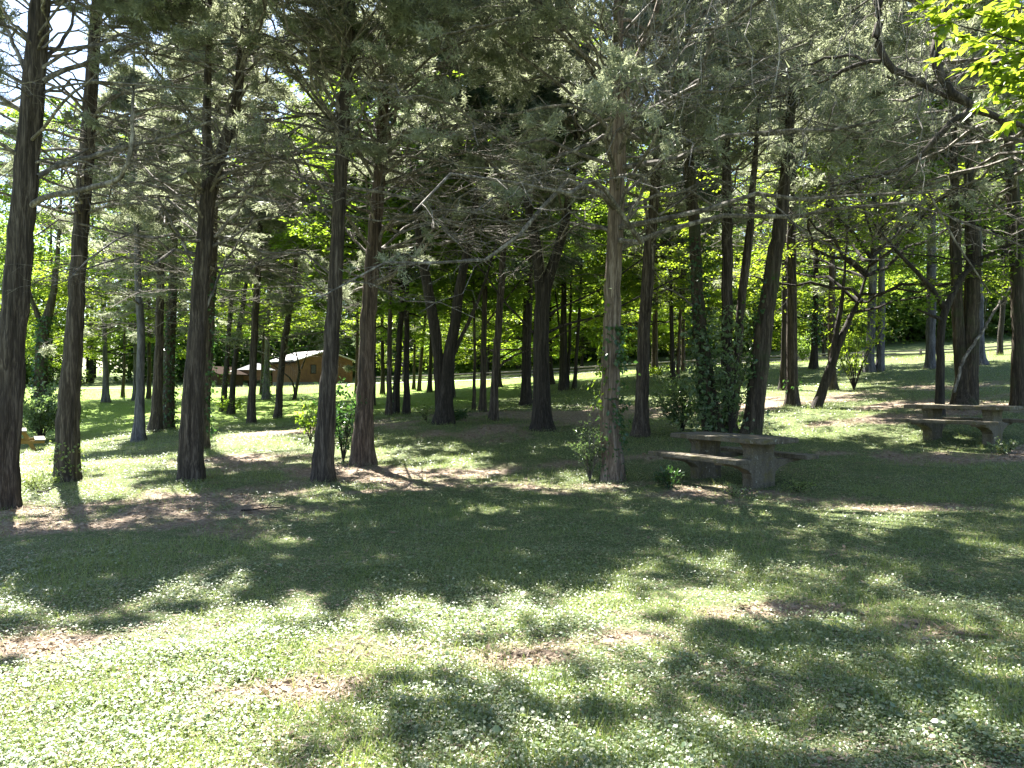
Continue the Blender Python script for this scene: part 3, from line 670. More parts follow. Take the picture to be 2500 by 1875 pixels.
# the tree that stands just outside the right edge and hangs its limbs into the picture
cb = np.array([6.7, 8.2]); cbz = float(gz(*cb))
ov = empty('cedar_tree', (cb[0], cb[1], cbz), 'overhanging tree at the right whose curved limbs and hanging twigs dip into the top corner', 'tree')
def overhang():
    o = np.array([cb[0], cb[1], cbz])
    P = np.array([[0, 0, -.05], [.02, 0, 1.5], [.05, .02, 3], [0, .1, 5], [-.1, .15, 8], [-.1, .1, 11]]); R = np.array([.26, .2, .19, .17, .11, .03])
    mb = MB(); trunk_mesh(mb, P, R, 61); link('trunk', mb.mesh('trunk', True), M['bark_red'], ov)
    hl = [[(2760, -420, 26, .7), (2560, -330, 24, .2), (2330, -260, 23, 0), (2180, -150, 21, -.2), (2141, 0, 19, -.3), (2143, 49, 18, -.3), (2137, 102, 17, -.3), (2157, 151, 16, -.3), (2182, 171, 15, -.3), (2235, 193, 13, -.3), (2292, 228, 10, -.3), (2365, 258, 6, -.3)],
          [(2760, -300, 27, .6), (2600, -260, 26, .3), (2440, -180, 24, 0), (2340, -60, 22, -.2), (2300, 41, 21, -.3), (2283, 122, 20, -.4), (2287, 175, 19, -.4), (2316, 220, 18, -.4), (2365, 260, 16, -.4), (2414, 285, 14, -.4), (2500, 309, 10, -.4), (2580, 330, 6, -.4)],
          [(2372, 264, 14, -.4), (2340, 290, 14, -.4), (2300, 321, 13, -.4), (2251, 378, 12, -.3), (2222, 407, 10, -.3), (2161, 431, 8, -.2), (2104, 431, 6, -.1), (2030, 455, 4, 0)],
          [(2150, 150, 9, -.3), (2110, 147, 9, -.2), (2060, 170, 8, -.1), (2010, 197, 7, 0), (1950, 220, 6, .1), (1885, 240, 4, .2)],
          [(2110, 150, 7, -.2), (2090, 133, 7, -.1), (2045, 133, 6, 0), (1990, 150, 5, .1), (1900, 185, 4, .2), (1790, 215, 3, .3)]]
    ex = []
    for k, lp in enumerate(hl):
        Y = 7.8
        LP = np.array([unproj(a, b, Y + dy) for a, b, w, dy in lp]); LR = np.array([w * .58 * (Y + dy) / F for a, b, w, dy in lp])
        if k < 2: LP = np.r_[[o + P[4] * (.62 if k else .7)], LP]; LR = np.r_[LR[:1] * 1.15, LR]
        Q, q = resample(LP - o, LR, .1); Q[1:-1] += np.random.default_rng(k).normal(size=(len(Q) - 2, 3)) * .008
        mb = MB(); V, G = tubes(Q[None], q[None], 10); mb.add(V, G); link('limb', mb.mesh('limb', True), M['bark'], ov); ex.append(Q)
    # hanging bare twigs
    r = np.random.default_rng(77); K = 70
    px = r.uniform(1560, 2480, K); py0 = r.uniform(-260, 230, K); py0 = np.where(px < 1900, py0 * .5 - 130, py0)
    ln = r.uniform(.5, 1.5, K); dx = r.normal(size=K) * .35 - .25; u = np.linspace(0, 1, 9)[None]
    Yd = r.uniform(6.6, 9.4, K)
    A = np.stack([(px - CX) / F * Yd, Yd, EYE - (py0 - CY) / F * Yd], 1) - o
    wb = np.cumsum(r.normal(size=(K, 9, 3)) * .028, 1); wb[:, 0] = 0
    C = A[:, None] + np.stack([ln[:, None] * dx[:, None] * u * (1.4 - u), ln[:, None] * .2 * r.normal(size=(K, 1)) * u, -ln[:, None] * u ** 1.15], -1) + wb * ln[:, None, None]
    rr = (.003 + .0045 * ln * r.uniform(.4, 1.3, K))[:, None] * (1 - .75 * u)
    wood = [tubes(C, rr, 5)]
    ns = 5; idx = np.repeat(np.arange(K), ns); t = r.uniform(.15, .95, K * ns)
    S1 = grow(C, idx, t, r.uniform(.6, 1.3, K * ns), ln[idx] * r.uniform(.15, .6, K * ns), 6, r, -.1, .35, .05)
    wood.append(tubes(S1, .0022 * np.linspace(1, .5, 6)[None] * np.ones((len(idx), 1)), 4))
    wood_mesh = two_mat_mesh('twigs', wood, [], M['twig'], M['cedar'])
    axf = lambda h: np.array([np.interp(h, P[:, 2], P[:, 0]), np.interp(h, P[:, 2], P[:, 1]), h])
    me = cedar_crown(axf, 4.6, 11, 3.4, 171, nl=50, live=.12, nb=24, extra=None, side=(0, .35))
    link('crown', me, None, ov)
    link('hanging_twigs', wood_mesh, None, ov)['kind'] = 'stuff'
    me2 = cedar_crown(axf, 5.0, 7.5, .3, 172, nl=2, ns=16, nt=5, live=.55, nb=8, extra=ex)
    link('shoots', me2, None, ov)
    # unseen high limbs, added above the picture to cast dappled shade on the lawn
    ex2 = []
    for k, W in enumerate(([(6.7, 8.2, 7.0), (4.5, 8.1, 8.0), (2.5, 8.0, 8.5), (.3, 7.6, 8.3), (-2.4, 7.1, 7.6)], [(6.7, 8.2, 6.2), (4.6, 8.2, 7.0), (2.6, 8.1, 7.4), (.8, 8.1, 7.3), (-.4, 8.2, 7.0)],
                           [(6.7, 8.2, 8.0), (4.4, 7.6, 9.2), (2.2, 7.2, 9.7), (.2, 6.9, 9.3), (-1.6, 6.7, 8.6)])):
        W = np.array(W) - o + [0, 0, cbz]
        Q, q = resample(W, [.075, .06, .045, .03, .012], .12); Q[1:-1] += np.random.default_rng(k + 40).normal(size=(len(Q) - 2, 3)) * .015
        mb = MB(); V, G = tubes(Q[None], q[None], 8); mb.add(V, G); link('limb', mb.mesh('limb', True), M['bark_red'], ov); ex2.append(Q)
    me3 = cedar_crown(axf, 7.0, 8, .3, 173, nl=2, ns=50, nt=6, live=.1, nb=40, extra=ex2, exlive=.6, lmin=.52)
    link('crown', me3, None, ov)
overhang()
def bright_branch():
    r = np.random.default_rng(81)
    x, y = 5.9, 6.3; z = float(gz(x, y)); o = np.array([x, y, z])
    e = empty('broadleaf_tree', o, 'broadleaf tree outside the frame whose sunlit yellow-green leaves fill the top right corner', 'tree')
    P = np.array([[0, 0, -.05], [.03, 0, 1.5], [0, .05, 3], [-.05, .1, 4.6], [0, .1, 7.5]]); R = np.array([.11, .085, .075, .06, .02])
    mb = MB(); trunk_mesh(mb, P, R, 62, S=14, flute=.3); link('trunk', mb.mesh('trunk', True), M['bark_dark'], e)
    ends = [(2330, 60), (2370, 110), (2400, 160), (2400, 205), (2450, 90), (2480, 180), (2440, 30), (2520, 120), (2560, 60), (2340, 20), (2500, 240), (2390, -60), (2480, -90)]
    C = []
    for k, (a, b) in enumerate(ends):
        q = unproj(a, b, 5.6 + r.uniform(-.5, .5)) - o
        s = np.array([-.02, .07, 3.6 + r.uniform(-.3, .9)]); m = (s + q) / 2 + [0, 0, .25]
        u = np.linspace(0, 1, 9)[:, None]; C.append((1 - u) ** 2 * s + 2 * u * (1 - u) * m + u * u * q)
    C = np.array(C); K = len(C)
    wood = [tubes(C, np.linspace(.016, .004, 9)[None] * np.ones((K, 1)), 6)]
    idx = np.repeat(np.arange(K), 16); t = r.uniform(.45, 1, len(idx))
    S1 = grow(C, idx, t, r.uniform(.4, 1.1, len(idx)), r.uniform(.12, .38, len(idx)), 4, r, -.12, .2, .05, .3)
    wood.append(tubes(S1, .0025 * np.linspace(1, .5, 4)[None] * np.ones((len(idx), 1)), 4))
    k = np.repeat(np.arange(len(idx)), 15); tt = r.uniform(.25, 1.0, len(k)); p, d = at_t(S1, k, tt)
    d = nrm(d * .8 + r.normal(size=p.shape) * [.6, .6, .25] + [0, 0, -.25]); nn = nrm(np.array([0, 0, 1.]) + r.normal(size=p.shape) * .4)
    L = .115 * r.uniform(.55, 1.25, len(p))
    link('crown', two_mat_mesh('crown', wood, [leaves(p, d, nn, L, L * .42, .1)], M['bark_dark'], M['lime']), None, e)
bright_branch()
near_cedar('cedar out of frame beyond the right edge whose grey-green foliage hangs over the farther table', [(2590, 1190, 60), (2588, 1000, 46), (2584, 700, 42), (2576, 300, 38), (2570, 0, 28)], 11,
    dict(h0=4.2, R=4.4, nl=84, live=.2, nb=20, tw=.018, prof=.5), seed=70, bark='bark_moss')  # cedar added out of frame; its crown fills the shade band and upper-right foliage
# ------------------------------------------------------------------ middle distance
MG = 'trees standing back in the grove'
mid_tree('dark slim cedar right behind the fluted split cedar', [(493, 1097, 34), (500, 950, 29), (507, 850, 27), (514, 700, 26), (520, 600, 22)], 'bare', cs=.72, seed=1, ivy=dict(z0=.3, z1=4, n=250, size=.09, out=.08, side=(-.3, .6)))
mid_tree('pale slender cedar on the lawn, its fluted foot spread in the shade', [(338, 1078, 34), (342, 1000, 22), (343, 895, 19), (345, 787, 18), (339, 720, 17), (336, 640, 15)], 'bare', 'bark_grey', cs=.72, seed=2)
mid_tree('dark trunk just left of the ivy-green column beside the lawn', [(378, 1056, 34), (383, 1000, 25), (388, 895, 21), (390, 765, 19), (392, 660, 17)], 'bare', cs=.72, seed=3)
mid_tree('column of a trunk wholly green with ivy, by the bright lawn', [(412, 1050, 30), (412, 982, 27), (414, 852, 26), (421, 743, 22), (424, 660, 18)], 'bare', 'bark_moss', cs=.72, seed=4, ivy=dict(z0=.1, z1=5.5, n=900, size=.11, out=.10), name='ivy_clad_tree')
mid_tree('ivy-draped tree that forks like a Y at the far left', [(100, 985, 34), (101, 900, 28), (103, 850, 27), (110, 793, 25), (124, 750, 18), (134, 700, 14), (140, 640, 10)], 'green', 'bark_moss', ch=6.0, cs=.75, seed=5, stems=[[(108, 805, 15), (98, 780, 13), (87, 760, 12), (74, 722, 9)]], ivy=dict(z0=.2, z1=4.2, n=800, size=.14, out=.16), Y=34, name='ivy_clad_tree')
mid_tree('short dark trunk close to the right of the Y-forked ivy tree', [(113, 988, 16), (117, 940, 14), (120, 900, 13), (124, 830, 10)], 'lime', 'bark_dark', ch=1.6, cs=.55, top=6.5, seed=6, Y=37)
mid_tree('pale grey trunk under drooping light leaves at the back of the left lawn', [(259, 984, 22), (259, 950, 15), (258, 900, 13), (256, 830, 11)], 'lime', 'bark_grey', ch=2.4, cs=.7, top=10, seed=7, Y=38)
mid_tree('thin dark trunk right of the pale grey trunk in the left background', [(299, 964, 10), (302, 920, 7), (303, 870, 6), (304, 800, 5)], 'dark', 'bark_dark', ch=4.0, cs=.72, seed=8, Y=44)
mid_tree('thin greyish trunk behind the pale slender cedar', [(326, 984, 12), (329, 940, 8), (330, 880, 7), (330, 800, 6)], 'bare', 'bark_grey', ch=3.8, cs=.72, seed=9, Y=40)
mid_tree('thin trunk in front of the sunlit gravel gap at the left', [(362, 966, 12), (364, 930, 10), (364, 870, 9), (364, 800, 8)], 'dark', 'bark_dark', ch=4.2, cs=.72, seed=10, Y=42)
mid_tree('left of a close pair of dark trunks on the lawn before the cabins', [(545, 1004, 16), (549, 950, 13), (553, 895, 12), (561, 798, 11), (566, 733, 9)], 'green', 'bark_dark', ch=5.5, cs=.7, seed=11, ivy=dict(z0=.4, z1=5, n=220, size=.09, out=.06))
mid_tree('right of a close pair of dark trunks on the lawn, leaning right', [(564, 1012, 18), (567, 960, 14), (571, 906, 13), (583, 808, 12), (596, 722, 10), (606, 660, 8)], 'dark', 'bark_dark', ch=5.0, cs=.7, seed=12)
mid_tree('straight mid-size cedar on the lawn left of the orange cabin', [(613, 1036, 24), (615, 980, 18), (617, 917, 17), (622, 787, 17), (627, 717, 16), (632, 640, 14)], 'bare', 'bark', cs=.72, seed=13)
mid_tree('cedar leaning right before the pale roof of the orange cabin', [(678, 1021, 20), (681, 980, 17), (685, 917, 16), (696, 830, 16), (705, 765, 15), (713, 711, 13), (722, 640, 11)], 'cedar', 'bark', ch=2.3, seed=14)
mid_tree('pale ivy-flecked trunk between the shelter and the orange cabin', [(650, 980, 20), (651, 940, 15), (652, 900, 14), (653, 860, 12), (654, 820, 10)], 'lime', 'bark_grey', ch=3.4, cs=.8, top=11, seed=15, Y=41, ivy=dict(z0=.2, z1=2.2, n=200, size=.11, out=.06))
mid_tree('dark thin trunk beside the picnic shelter', [(640, 962, 12), (640, 930, 9), (641, 890, 8), (643, 850, 7)], 'green', 'bark_dark', ch=3.5, cs=.6, top=9, seed=16, Y=46)
mid_tree('small dead-looking V-shaped tree in front of the orange cabin', [(718, 982, 9), (720, 955, 8), (728, 930, 7), (736, 900, 6), (731, 880, 4), (722, 862, 3)], None, 'bark_dark', top=3.5, seed=17, Y=41, stems=[[(719, 960, 5), (719, 935, 5), (713, 921, 4), (695, 914, 3)], [(736, 900, 4), (745, 878, 3), (752, 860, 2)]], name='bare_tree')
mid_tree('thin brown trunk half hidden at the left of the reddish fluted cedar', [(868, 990, 12), (870, 950, 9), (872, 880, 8), (873, 800, 7)], 'dark', 'bark_red', seed=18, Y=42)
mid_tree('dark trunk peeping out right behind the reddish fluted cedar', [(911, 985, 12), (913, 940, 9), (914, 880, 8), (915, 800, 7)], 'green', 'bark_dark', seed=19, Y=36)
mid_tree('grey trunk in the shade left of two close ivy trunks, before the clearing', [(934, 958, 13), (935, 920, 10), (934, 860, 9), (933, 800, 8)], 'bare', 'bark_dark', seed=20, Y=44)
mid_tree('left of two close shaded trunks rooted together', [(949, 1006, 18), (950, 960, 13), (951, 880, 12), (952, 783, 11), (953, 700, 9)], 'green', 'bark', ch=4.6, cs=.75, seed=21, Y=26)
mid_tree('right of two close shaded trunks rooted together, ivy up its side', [(964, 1013, 22), (967, 960, 18), (973, 860, 16), (978, 783, 14), (983, 700, 12)], 'green', 'bark_dark', seed=22, ivy=dict(z0=.3, z1=4.4, n=300, size=.09, out=.1, side=(3.1, .7)))
mid_tree('even dark trunk just right of the two close shaded trunks', [(992, 998, 20), (993, 950, 14), (993, 860, 13), (993, 783, 12), (994, 700, 10)], 'dark', 'bark_dark', seed=23, Y=27)
mid_tree('thin sunny-footed trunk leftmost before the bright clearing', [(1010, 948, 10), (1011, 920, 7), (1012, 870, 6), (1013, 800, 5)], 'bare', 'bark_dark', ch=3.6, seed=24, Y=48)
mid_tree('thin trunk slanting right before the bright clearing', [(1023, 955, 11), (1026, 910, 9), (1030, 860, 8), (1035, 815, 7), (1040, 760, 6)], 'bare', 'bark', ch=3.8, seed=25, Y=46)
mid_tree('slim trunk close left of the big V-forked tree', [(1048, 956, 14), (1050, 920, 10), (1052, 870, 9), (1053, 800, 8)], 'dark', 'bark_dark', ch=4, seed=26, Y=44)
mid_tree('big dark tree forked in a V from low down, thin limb off its right arm', [(1080, 1034, 50), (1086, 980, 36), (1090, 900, 32), (1093, 870, 26), (1109, 803, 25), (1121, 702, 23), (1138, 620, 20), (1152, 560, 16)], 'dark', 'bark_dark', ch=4.5, cs=.95, seed=27,
    stems=[[(1072, 1025, 24), (1073, 960, 24), (1072, 880, 26), (1060, 795, 27), (1044, 702, 26), (1032, 641, 24), (1022, 580, 18)], [(1108, 865, 10), (1125, 825, 10), (1146, 783, 9), (1170, 730, 8), (1185, 690, 6)]])
mid_tree('slim dark trunk right behind the V-forked tree', [(1104, 975, 17), (1103, 940, 13), (1103, 880, 11), (1105, 800, 10)], 'green', 'bark_dark', ch=4, seed=28, Y=38)
mid_tree('very thin mossy sapling trunk between the V-forked tree and the slim pair', [(1157, 997, 10), (1158, 940, 8), (1159, 870, 7), (1158, 803, 6), (1157, 740, 5)], 'green', 'bark_moss', ch=3.6, cs=.55, top=8, seed=29, Y=27)
mid_tree('greyish left trunk of the slim pair by the clearing edge', [(1178, 1006, 21), (1179, 950, 15), (1181, 860, 14), (1183, 760, 13), (1185, 681, 12)], 'cedar', 'bark_moss', ch=4.0, seed=30, stems=[[(1181, 800, 7), (1195, 775, 6), (1208, 765, 4)]])
mid_tree('darker right trunk of the slim pair, leaning right, with a bent side branch', [(1205, 1026, 27), (1208, 960, 20), (1211, 885, 18), (1219, 763, 17), (1227, 641, 16), (1231, 590, 14), (1237, 509, 11)], 'dark', 'bark', ch=4.2, seed=31, stems=[[(1212, 900, 7), (1225, 878, 6), (1245, 867, 5), (1275, 864, 3)]])
mid_tree('trunk standing far behind the slim pair at the clearing edge', [(1219, 953, 14), (1217, 920, 10), (1217, 880, 9), (1217, 830, 8)], 'lime', 'bark_dark', ch=1.3, cs=1.0, top=10, seed=32, Y=44)
mid_tree('stout dark trunk with a spread foot left of the tall twin trunk', [(1286, 991, 34), (1285, 950, 24), (1285, 844, 23), (1288, 763, 23), (1291, 680, 21)], 'green', 'bark_dark', ch=5.5, cs=.9, top=15, seed=33)
mid_tree('tall dark broad trunk forking high in the middle of the grove', [(1327, 1052, 58), (1325, 1007, 45), (1323, 900, 39), (1323, 800, 38), (1325, 735, 37), (1331, 702, 28), (1351, 649, 25), (1368, 600, 24), (1386, 517, 20)], 'cedar', 'bark_dark', ch=5.0, top=14, cs=1.1, seed=34,
    stems=[[(1321, 745, 24), (1317, 681, 27), (1313, 610, 27), (1302, 560, 24), (1292, 521, 20)], [(1306, 815, 7), (1285, 790, 6), (1247, 758, 5)], [(1338, 812, 8), (1362, 795, 7), (1395, 785, 6), (1450, 780, 4)], [(1338, 770, 8), (1350, 755, 7), (1390, 740, 6), (1440, 725, 4)]])
mid_tree('slender trunk glimpsed just behind the tall broad forking trunk', [(1349, 954, 15), (1346, 930, 10), (1345, 880, 9), (1344, 820, 8)], 'green', 'bark_dark', ch=1.6, cs=1.0, top=11, seed=35, Y=42)
mid_tree('pair of joined dark stems before the clearing, right of the broad forking trunk', [(1377, 962, 24), (1376, 930, 21), (1376, 840, 18), (1377, 740, 14), (1378, 660, 11)], 'dark', 'bark_dark', ch=4.6, seed=36, Y=38, stems=[[(1385, 950, 10), (1388, 900, 8), (1391, 830, 8), (1393, 765, 7)], [(1372, 830, 6), (1366, 800, 6), (1362, 770, 5)]])
mid_tree('slim dark trunk tilting right at the right end of the clearing', [(1402, 954, 13), (1404, 920, 10), (1408, 860, 9), (1412, 804, 9), (1416, 740, 7)], 'green', 'bark_dark', ch=4.0, cs=.6, seed=37, Y=38)
mid_tree('short sunlit reddish trunk beside the rail fence with bright weeds at its foot', [(1598, 913, 19), (1598, 890, 17), (1598, 852, 16), (1599, 800, 14)], 'lime', 'bark_red', ch=2.6, cs=1.0, top=11, seed=38, Y=43)
mid_tree('dark slim trunk under low yellow leaves left of the ivy clump', [(1643, 932, 13), (1642, 900, 11), (1641, 840, 10), (1638, 754, 9)], 'lime', 'bark_dark', ch=3.4, cs=.7, top=9, seed=39, Y=37)
mid_tree('thin reddish trunk touching the dark slim one left of the ivy clump', [(1654, 929, 11), (1656, 890, 9), (1658, 840, 8), (1661, 776, 7)], 'dark', 'bark_red', seed=40, Y=38)
mid_tree('brownish trunk almost hidden by the ivy clump leaves', [(1668, 914, 13), (1668, 880, 11), (1668, 840, 10), (1668, 790, 9)], 'cedar', 'bark_red', seed=41, Y=42)
mid_tree('straight cedar with a few leaves at its foot, left of the leaning forked tree', [(1934, 992, 36), (1934, 950, 26), (1934, 844, 25), (1932, 720, 23), (1932, 600, 22), (1933, 520, 18)], 'bare', 'bark', ch=4.6, seed=42, ivy=dict(z0=.5, z1=.9, n=40, size=.11, out=.25))
mid_tree('dark trunk just behind and left of the straight cedar on the slope', [(1911, 941, 24), (1914, 900, 17), (1915, 820, 16), (1915, 743, 15), (1915, 660, 13)], 'bare', 'bark_dark', ch=4.8, seed=43, Y=29)
mid_tree('cedar stem standing close behind the leaning forked tree', [(2034, 957, 26), (2031, 920, 18), (2030, 840, 17), (2031, 734, 15), (2031, 650, 13)], 'bare', 'bark', ch=4.2, seed=44, Y=27.5)
mid_tree('dark ivy-bushed trunk in front of the rail fence on the slope', [(1987, 901, 22), (1988, 870, 17), (1990, 820, 16), (1991, 760, 14)], 'green', 'bark_dark', ch=3.6, cs=.8, seed=45, Y=36, ivy=dict(z0=1.2, z1=3.4, n=300, size=.14, out=.25))
mid_tree('left bluish trunk of a pair with flared feet near the rail fence', [(2123, 903, 28), (2124, 870, 19), (2127, 800, 19), (2130, 734, 19), (2132, 660, 16)], 'green', 'bark_grey', ch=4.6, cs=.9, top=14, seed=46, Y=33)
mid_tree('right bluish trunk of a pair with flared feet near the rail fence', [(2147, 906, 24), (2150, 870, 17), (2152, 800, 17), (2152, 734, 17), (2153, 660, 14)], 'dark', 'bark_grey', ch=5, top=14, seed=47, Y=33)
mid_tree('straight bluish-grey trunk left of the crooked forked tree', [(2272, 897, 28), (2273, 870, 22), (2274, 780, 22), (2275, 650, 22), (2275, 560, 19)], 'green', 'bark_grey', ch=6.0, cs=.9, top=15, seed=48, Y=33)
mid_tree('flared grey trunk foot showing right behind the twin-stemmed cedar', [(2394, 893, 34), (2392, 860, 20), (2391, 780, 19), (2390, 680, 17)], 'dark', 'bark_grey', ch=5, top=14, seed=49, Y=33)
mid_tree('thin dark trunk in the deep shade left of the edge cedar', [(2440, 880, 14), (2444, 800, 12), (2452, 700, 11), (2458, 600, 10)], 'dark', 'bark_dark', ch=4.6, seed=50, Y=38)

for k, (px, yy) in enumerate([(985, 69.5), (1190, 68), (1275, 67), (1420, 67.5), (1530, 66), (1690, 65), (1840, 64.5), (2010, 64)]):
    b = unproj(px, CY, yy); zb = float(gz(b[0], yy)); pyb = CY - (zb - EYE) / yy * F
    mid_tree('backlit yellow-green young tree standing just behind the rail fence', [(px, pyb, 9), (px + 3, pyb - 60, 7), (px + 2, pyb - 130, 6)], 'lime', 'bark_dark', ch=.9 + .25 * (k % 3), cs=1.0 + .12 * (k % 3), top=10, seed=80 + k, Y=yy, group='young trees behind the rail fence')
# ------------------------------------------------------------------ shrubs and weeds
def shrub(label, px, py, h, w, n, ll, mat, seed, cat='shrub', name='leafy_shrub', nst=14, Y=None, group=None, lean=(0, 0), twig='bark_dark', asp=.5, dense=.35, flat=.6):
    r = np.random.default_rng(seed)
    o = hit(px, py)
    if Y: o = np.array([(px - CX) / F * Y, Y, float(gz((px - CX) / F * Y, Y))])
    e = empty(name, o, label, cat, group)
    az = r.uniform(0, 6.283, nst); el = r.uniform(.15, 1.0, nst); L = h * r.uniform(.55, 1.05, nst)
    u = np.linspace(0, 1, 7)[None, :]
    rad = w * .5 * el[:, None] * u ** 1.2 * r.uniform(.6, 1.1, (nst, 1))
    P = np.stack([np.cos(az)[:, None] * rad + lean[0] * u, np.sin(az)[:, None] * rad + lean[1] * u, L[:, None] * (u - .18 * el[:, None] * u * u) - .02], -1) + r.normal(size=(nst, 7, 3)) * .02 * h * u[..., None]
    wood = [tubes(P, (.004 + .006 * L)[:, None] * (1 - .7 * u), 4)]
    k = 6; idx = np.repeat(np.arange(nst), k); t = r.uniform(.25, 1, nst * k)
    S1 = grow(P, idx, t, r.uniform(.5, 1.2, len(idx)), L[idx] * r.uniform(.15, .35, len(idx)), 4, r, .1, .2, .05)
    wood.append(tubes(S1, .0025 * np.linspace(1, .5, 4)[None] * np.ones((len(idx), 1)), 3))
    j = r.integers(0, len(idx), n); tt = r.uniform(.1, 1.1, n)
    p, d = at_t(S1, j, tt); p = p + r.normal(size=p.shape) * ll * dense
    d = nrm(d * .6 + r.normal(size=p.shape) * .6 + np.array([0, 0, -.1])); nn = nrm(np.array([0, 0, flat]) + r.normal(size=p.shape) * .5)
    V, G = leaves(p, d, nn, ll * r.uniform(.55, 1.25, n), ll * asp * r.uniform(.7, 1.2, n))
    mb = MB()
    for v, g in wood: mb.add(v, g)
    link('stems', mb.mesh('stems'), M[twig], e)['kind'] = 'stuff'
    link('foliage', mesh_from('foliage', V, [G]), M[mat], e)
    return e
shrub('big pale-leaved bush behind the yellow picnic table at the far left', 100, 1072, 2.0, 3.0, 3600, .12, 'shrub', 1, nst=34, Y=26.5)
shrub('low spreading bush right of the pale-leaved bush, in yellow-green leaf', 155, 1060, 1.3, 1.7, 1200, .10, 'green', 2, nst=20, Y=27)
shrub('bright broad-leaved sapling left of the slim leaning cedar', 757, 1078, .95, .8, 260, .12, 'green', 3, nst=8)
shrub('tall broad-leaved shrub between the slim leaning cedar and the reddish fluted cedar', 838, 1128, 1.65, .95, 520, .13, 'ivy', 4, nst=10)
shrub('pale twiggy shrub at the foot of the creeper-wrapped cedar', 1440, 1172, .95, .75, 1100, .045, 'shrub', 5, nst=26, twig='twig')
shrub('pale blue-green leafy shrub left of the ivy-clad leaning trunk', 1668, 1052, 1.35, 1.7, 1500, .12, 'shrub', 6, nst=22, lean=(-.2, 0))
shrub('leafy shrub growing between the trunks of the ivy clump', 1785, 1064, 2.6, 1.0, 900, .12, 'shrub', 7, nst=10, Y=17.2)
shrub('small weed tuft at the left foot of the nearer concrete table', 1632, 1192, .32, .6, 260, .07, 'ivy', 8, cat='weed', name='weed_clump')
shrub('grassy weed tuft at the right foot of the nearer concrete table', 1948, 1200, .22, .6, 220, .09, 'grass', 9, cat='weed', name='weed_clump', asp=.16)
shrub('weed tuft under the front of the nearer concrete table', 1790, 1212, .18, .7, 220, .05, 'clover', 10, cat='weed', name='weed_clump')
shrub('weed clump in front of the right end of the farther concrete table', 2455, 1108, .28, .7, 260, .07, 'clover', 11, cat='weed', name='weed_clump')
shrub('bright weeds round the foot of the short sunlit reddish trunk', 1600, 925, .6, 2.4, 420, .16, 'lime', 12, cat='weed', name='weed_clump', Y=41)
shrub('ferny weeds at the feet of the close pair of trunks on the lawn', 552, 1010, .8, 2.2, 420, .13, 'green', 13, cat='weed', name='weed_clump')
shrub('grass tuft at the foot of the big V-forked tree', 1040, 1030, .5, .9, 260, .12, 'grass', 14, cat='weed', name='weed_clump', asp=.14)
shrub('green mound of weeds right of the big V-forked tree', 1115, 1026, .35, 1.0, 420, .09, 'ivy', 15, cat='weed', name='weed_clump')
shrub('weeds between the first two cedars of the front row', 88, 1195, .25, .9, 380, .10, 'grass', 16, cat='weed', name='weed_clump', asp=.14)
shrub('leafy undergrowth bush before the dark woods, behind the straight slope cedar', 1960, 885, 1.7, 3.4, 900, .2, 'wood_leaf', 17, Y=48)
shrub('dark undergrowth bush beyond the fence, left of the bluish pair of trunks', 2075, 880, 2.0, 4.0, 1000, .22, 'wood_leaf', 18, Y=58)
shrub('young broadleaf sapling with drooping sprays left of the bluish pair', 2085, 905, 2.8, 3.2, 700, .15, 'lime', 19, name='sapling', cat='sapling', Y=27, flat=1.4)

# fallen stick near the first cedar
def stick(label, px, py, L, ang, rad, seed):
    r = np.random.default_rng(seed); o = hit(px, py); u = np.linspace(-.5, .5, 9)
    P = np.c_[u * L * math.cos(ang), u * L * math.sin(ang), rad + .01 + .03 * np.abs(r.normal(size=9)).cumsum() / 9] + np.c_[r.normal(size=(9, 2)) * .012, np.zeros(9)]
    mb = MB(); V, G = tubes(P[None], (rad * np.linspace(1, .45, 9))[None], 7); mb.add(V, G)
    p2 = np.array([P[5], P[5] + [.08 * math.cos(ang + 1), .08 * math.sin(ang + 1), .05], P[5] + [.15 * math.cos(ang + .9), .15 * math.sin(ang + .9), .07]])
    V, G = tubes(p2[None], np.array([[rad * .6, rad * .45, rad * .25]]), 6); mb.add(V, G)
    tag(link('fallen_stick', mb.mesh('fallen_stick', True), M['bark_dark'], None, tuple(o)), label, 'stick')
stick('stubby dark fallen stick right of the leftmost cedar', 108, 1208, .32, -.5, .02, 1)
stick('short dead branch lying right of the second front cedar', 640, 1250, .5, .2, .012, 2)

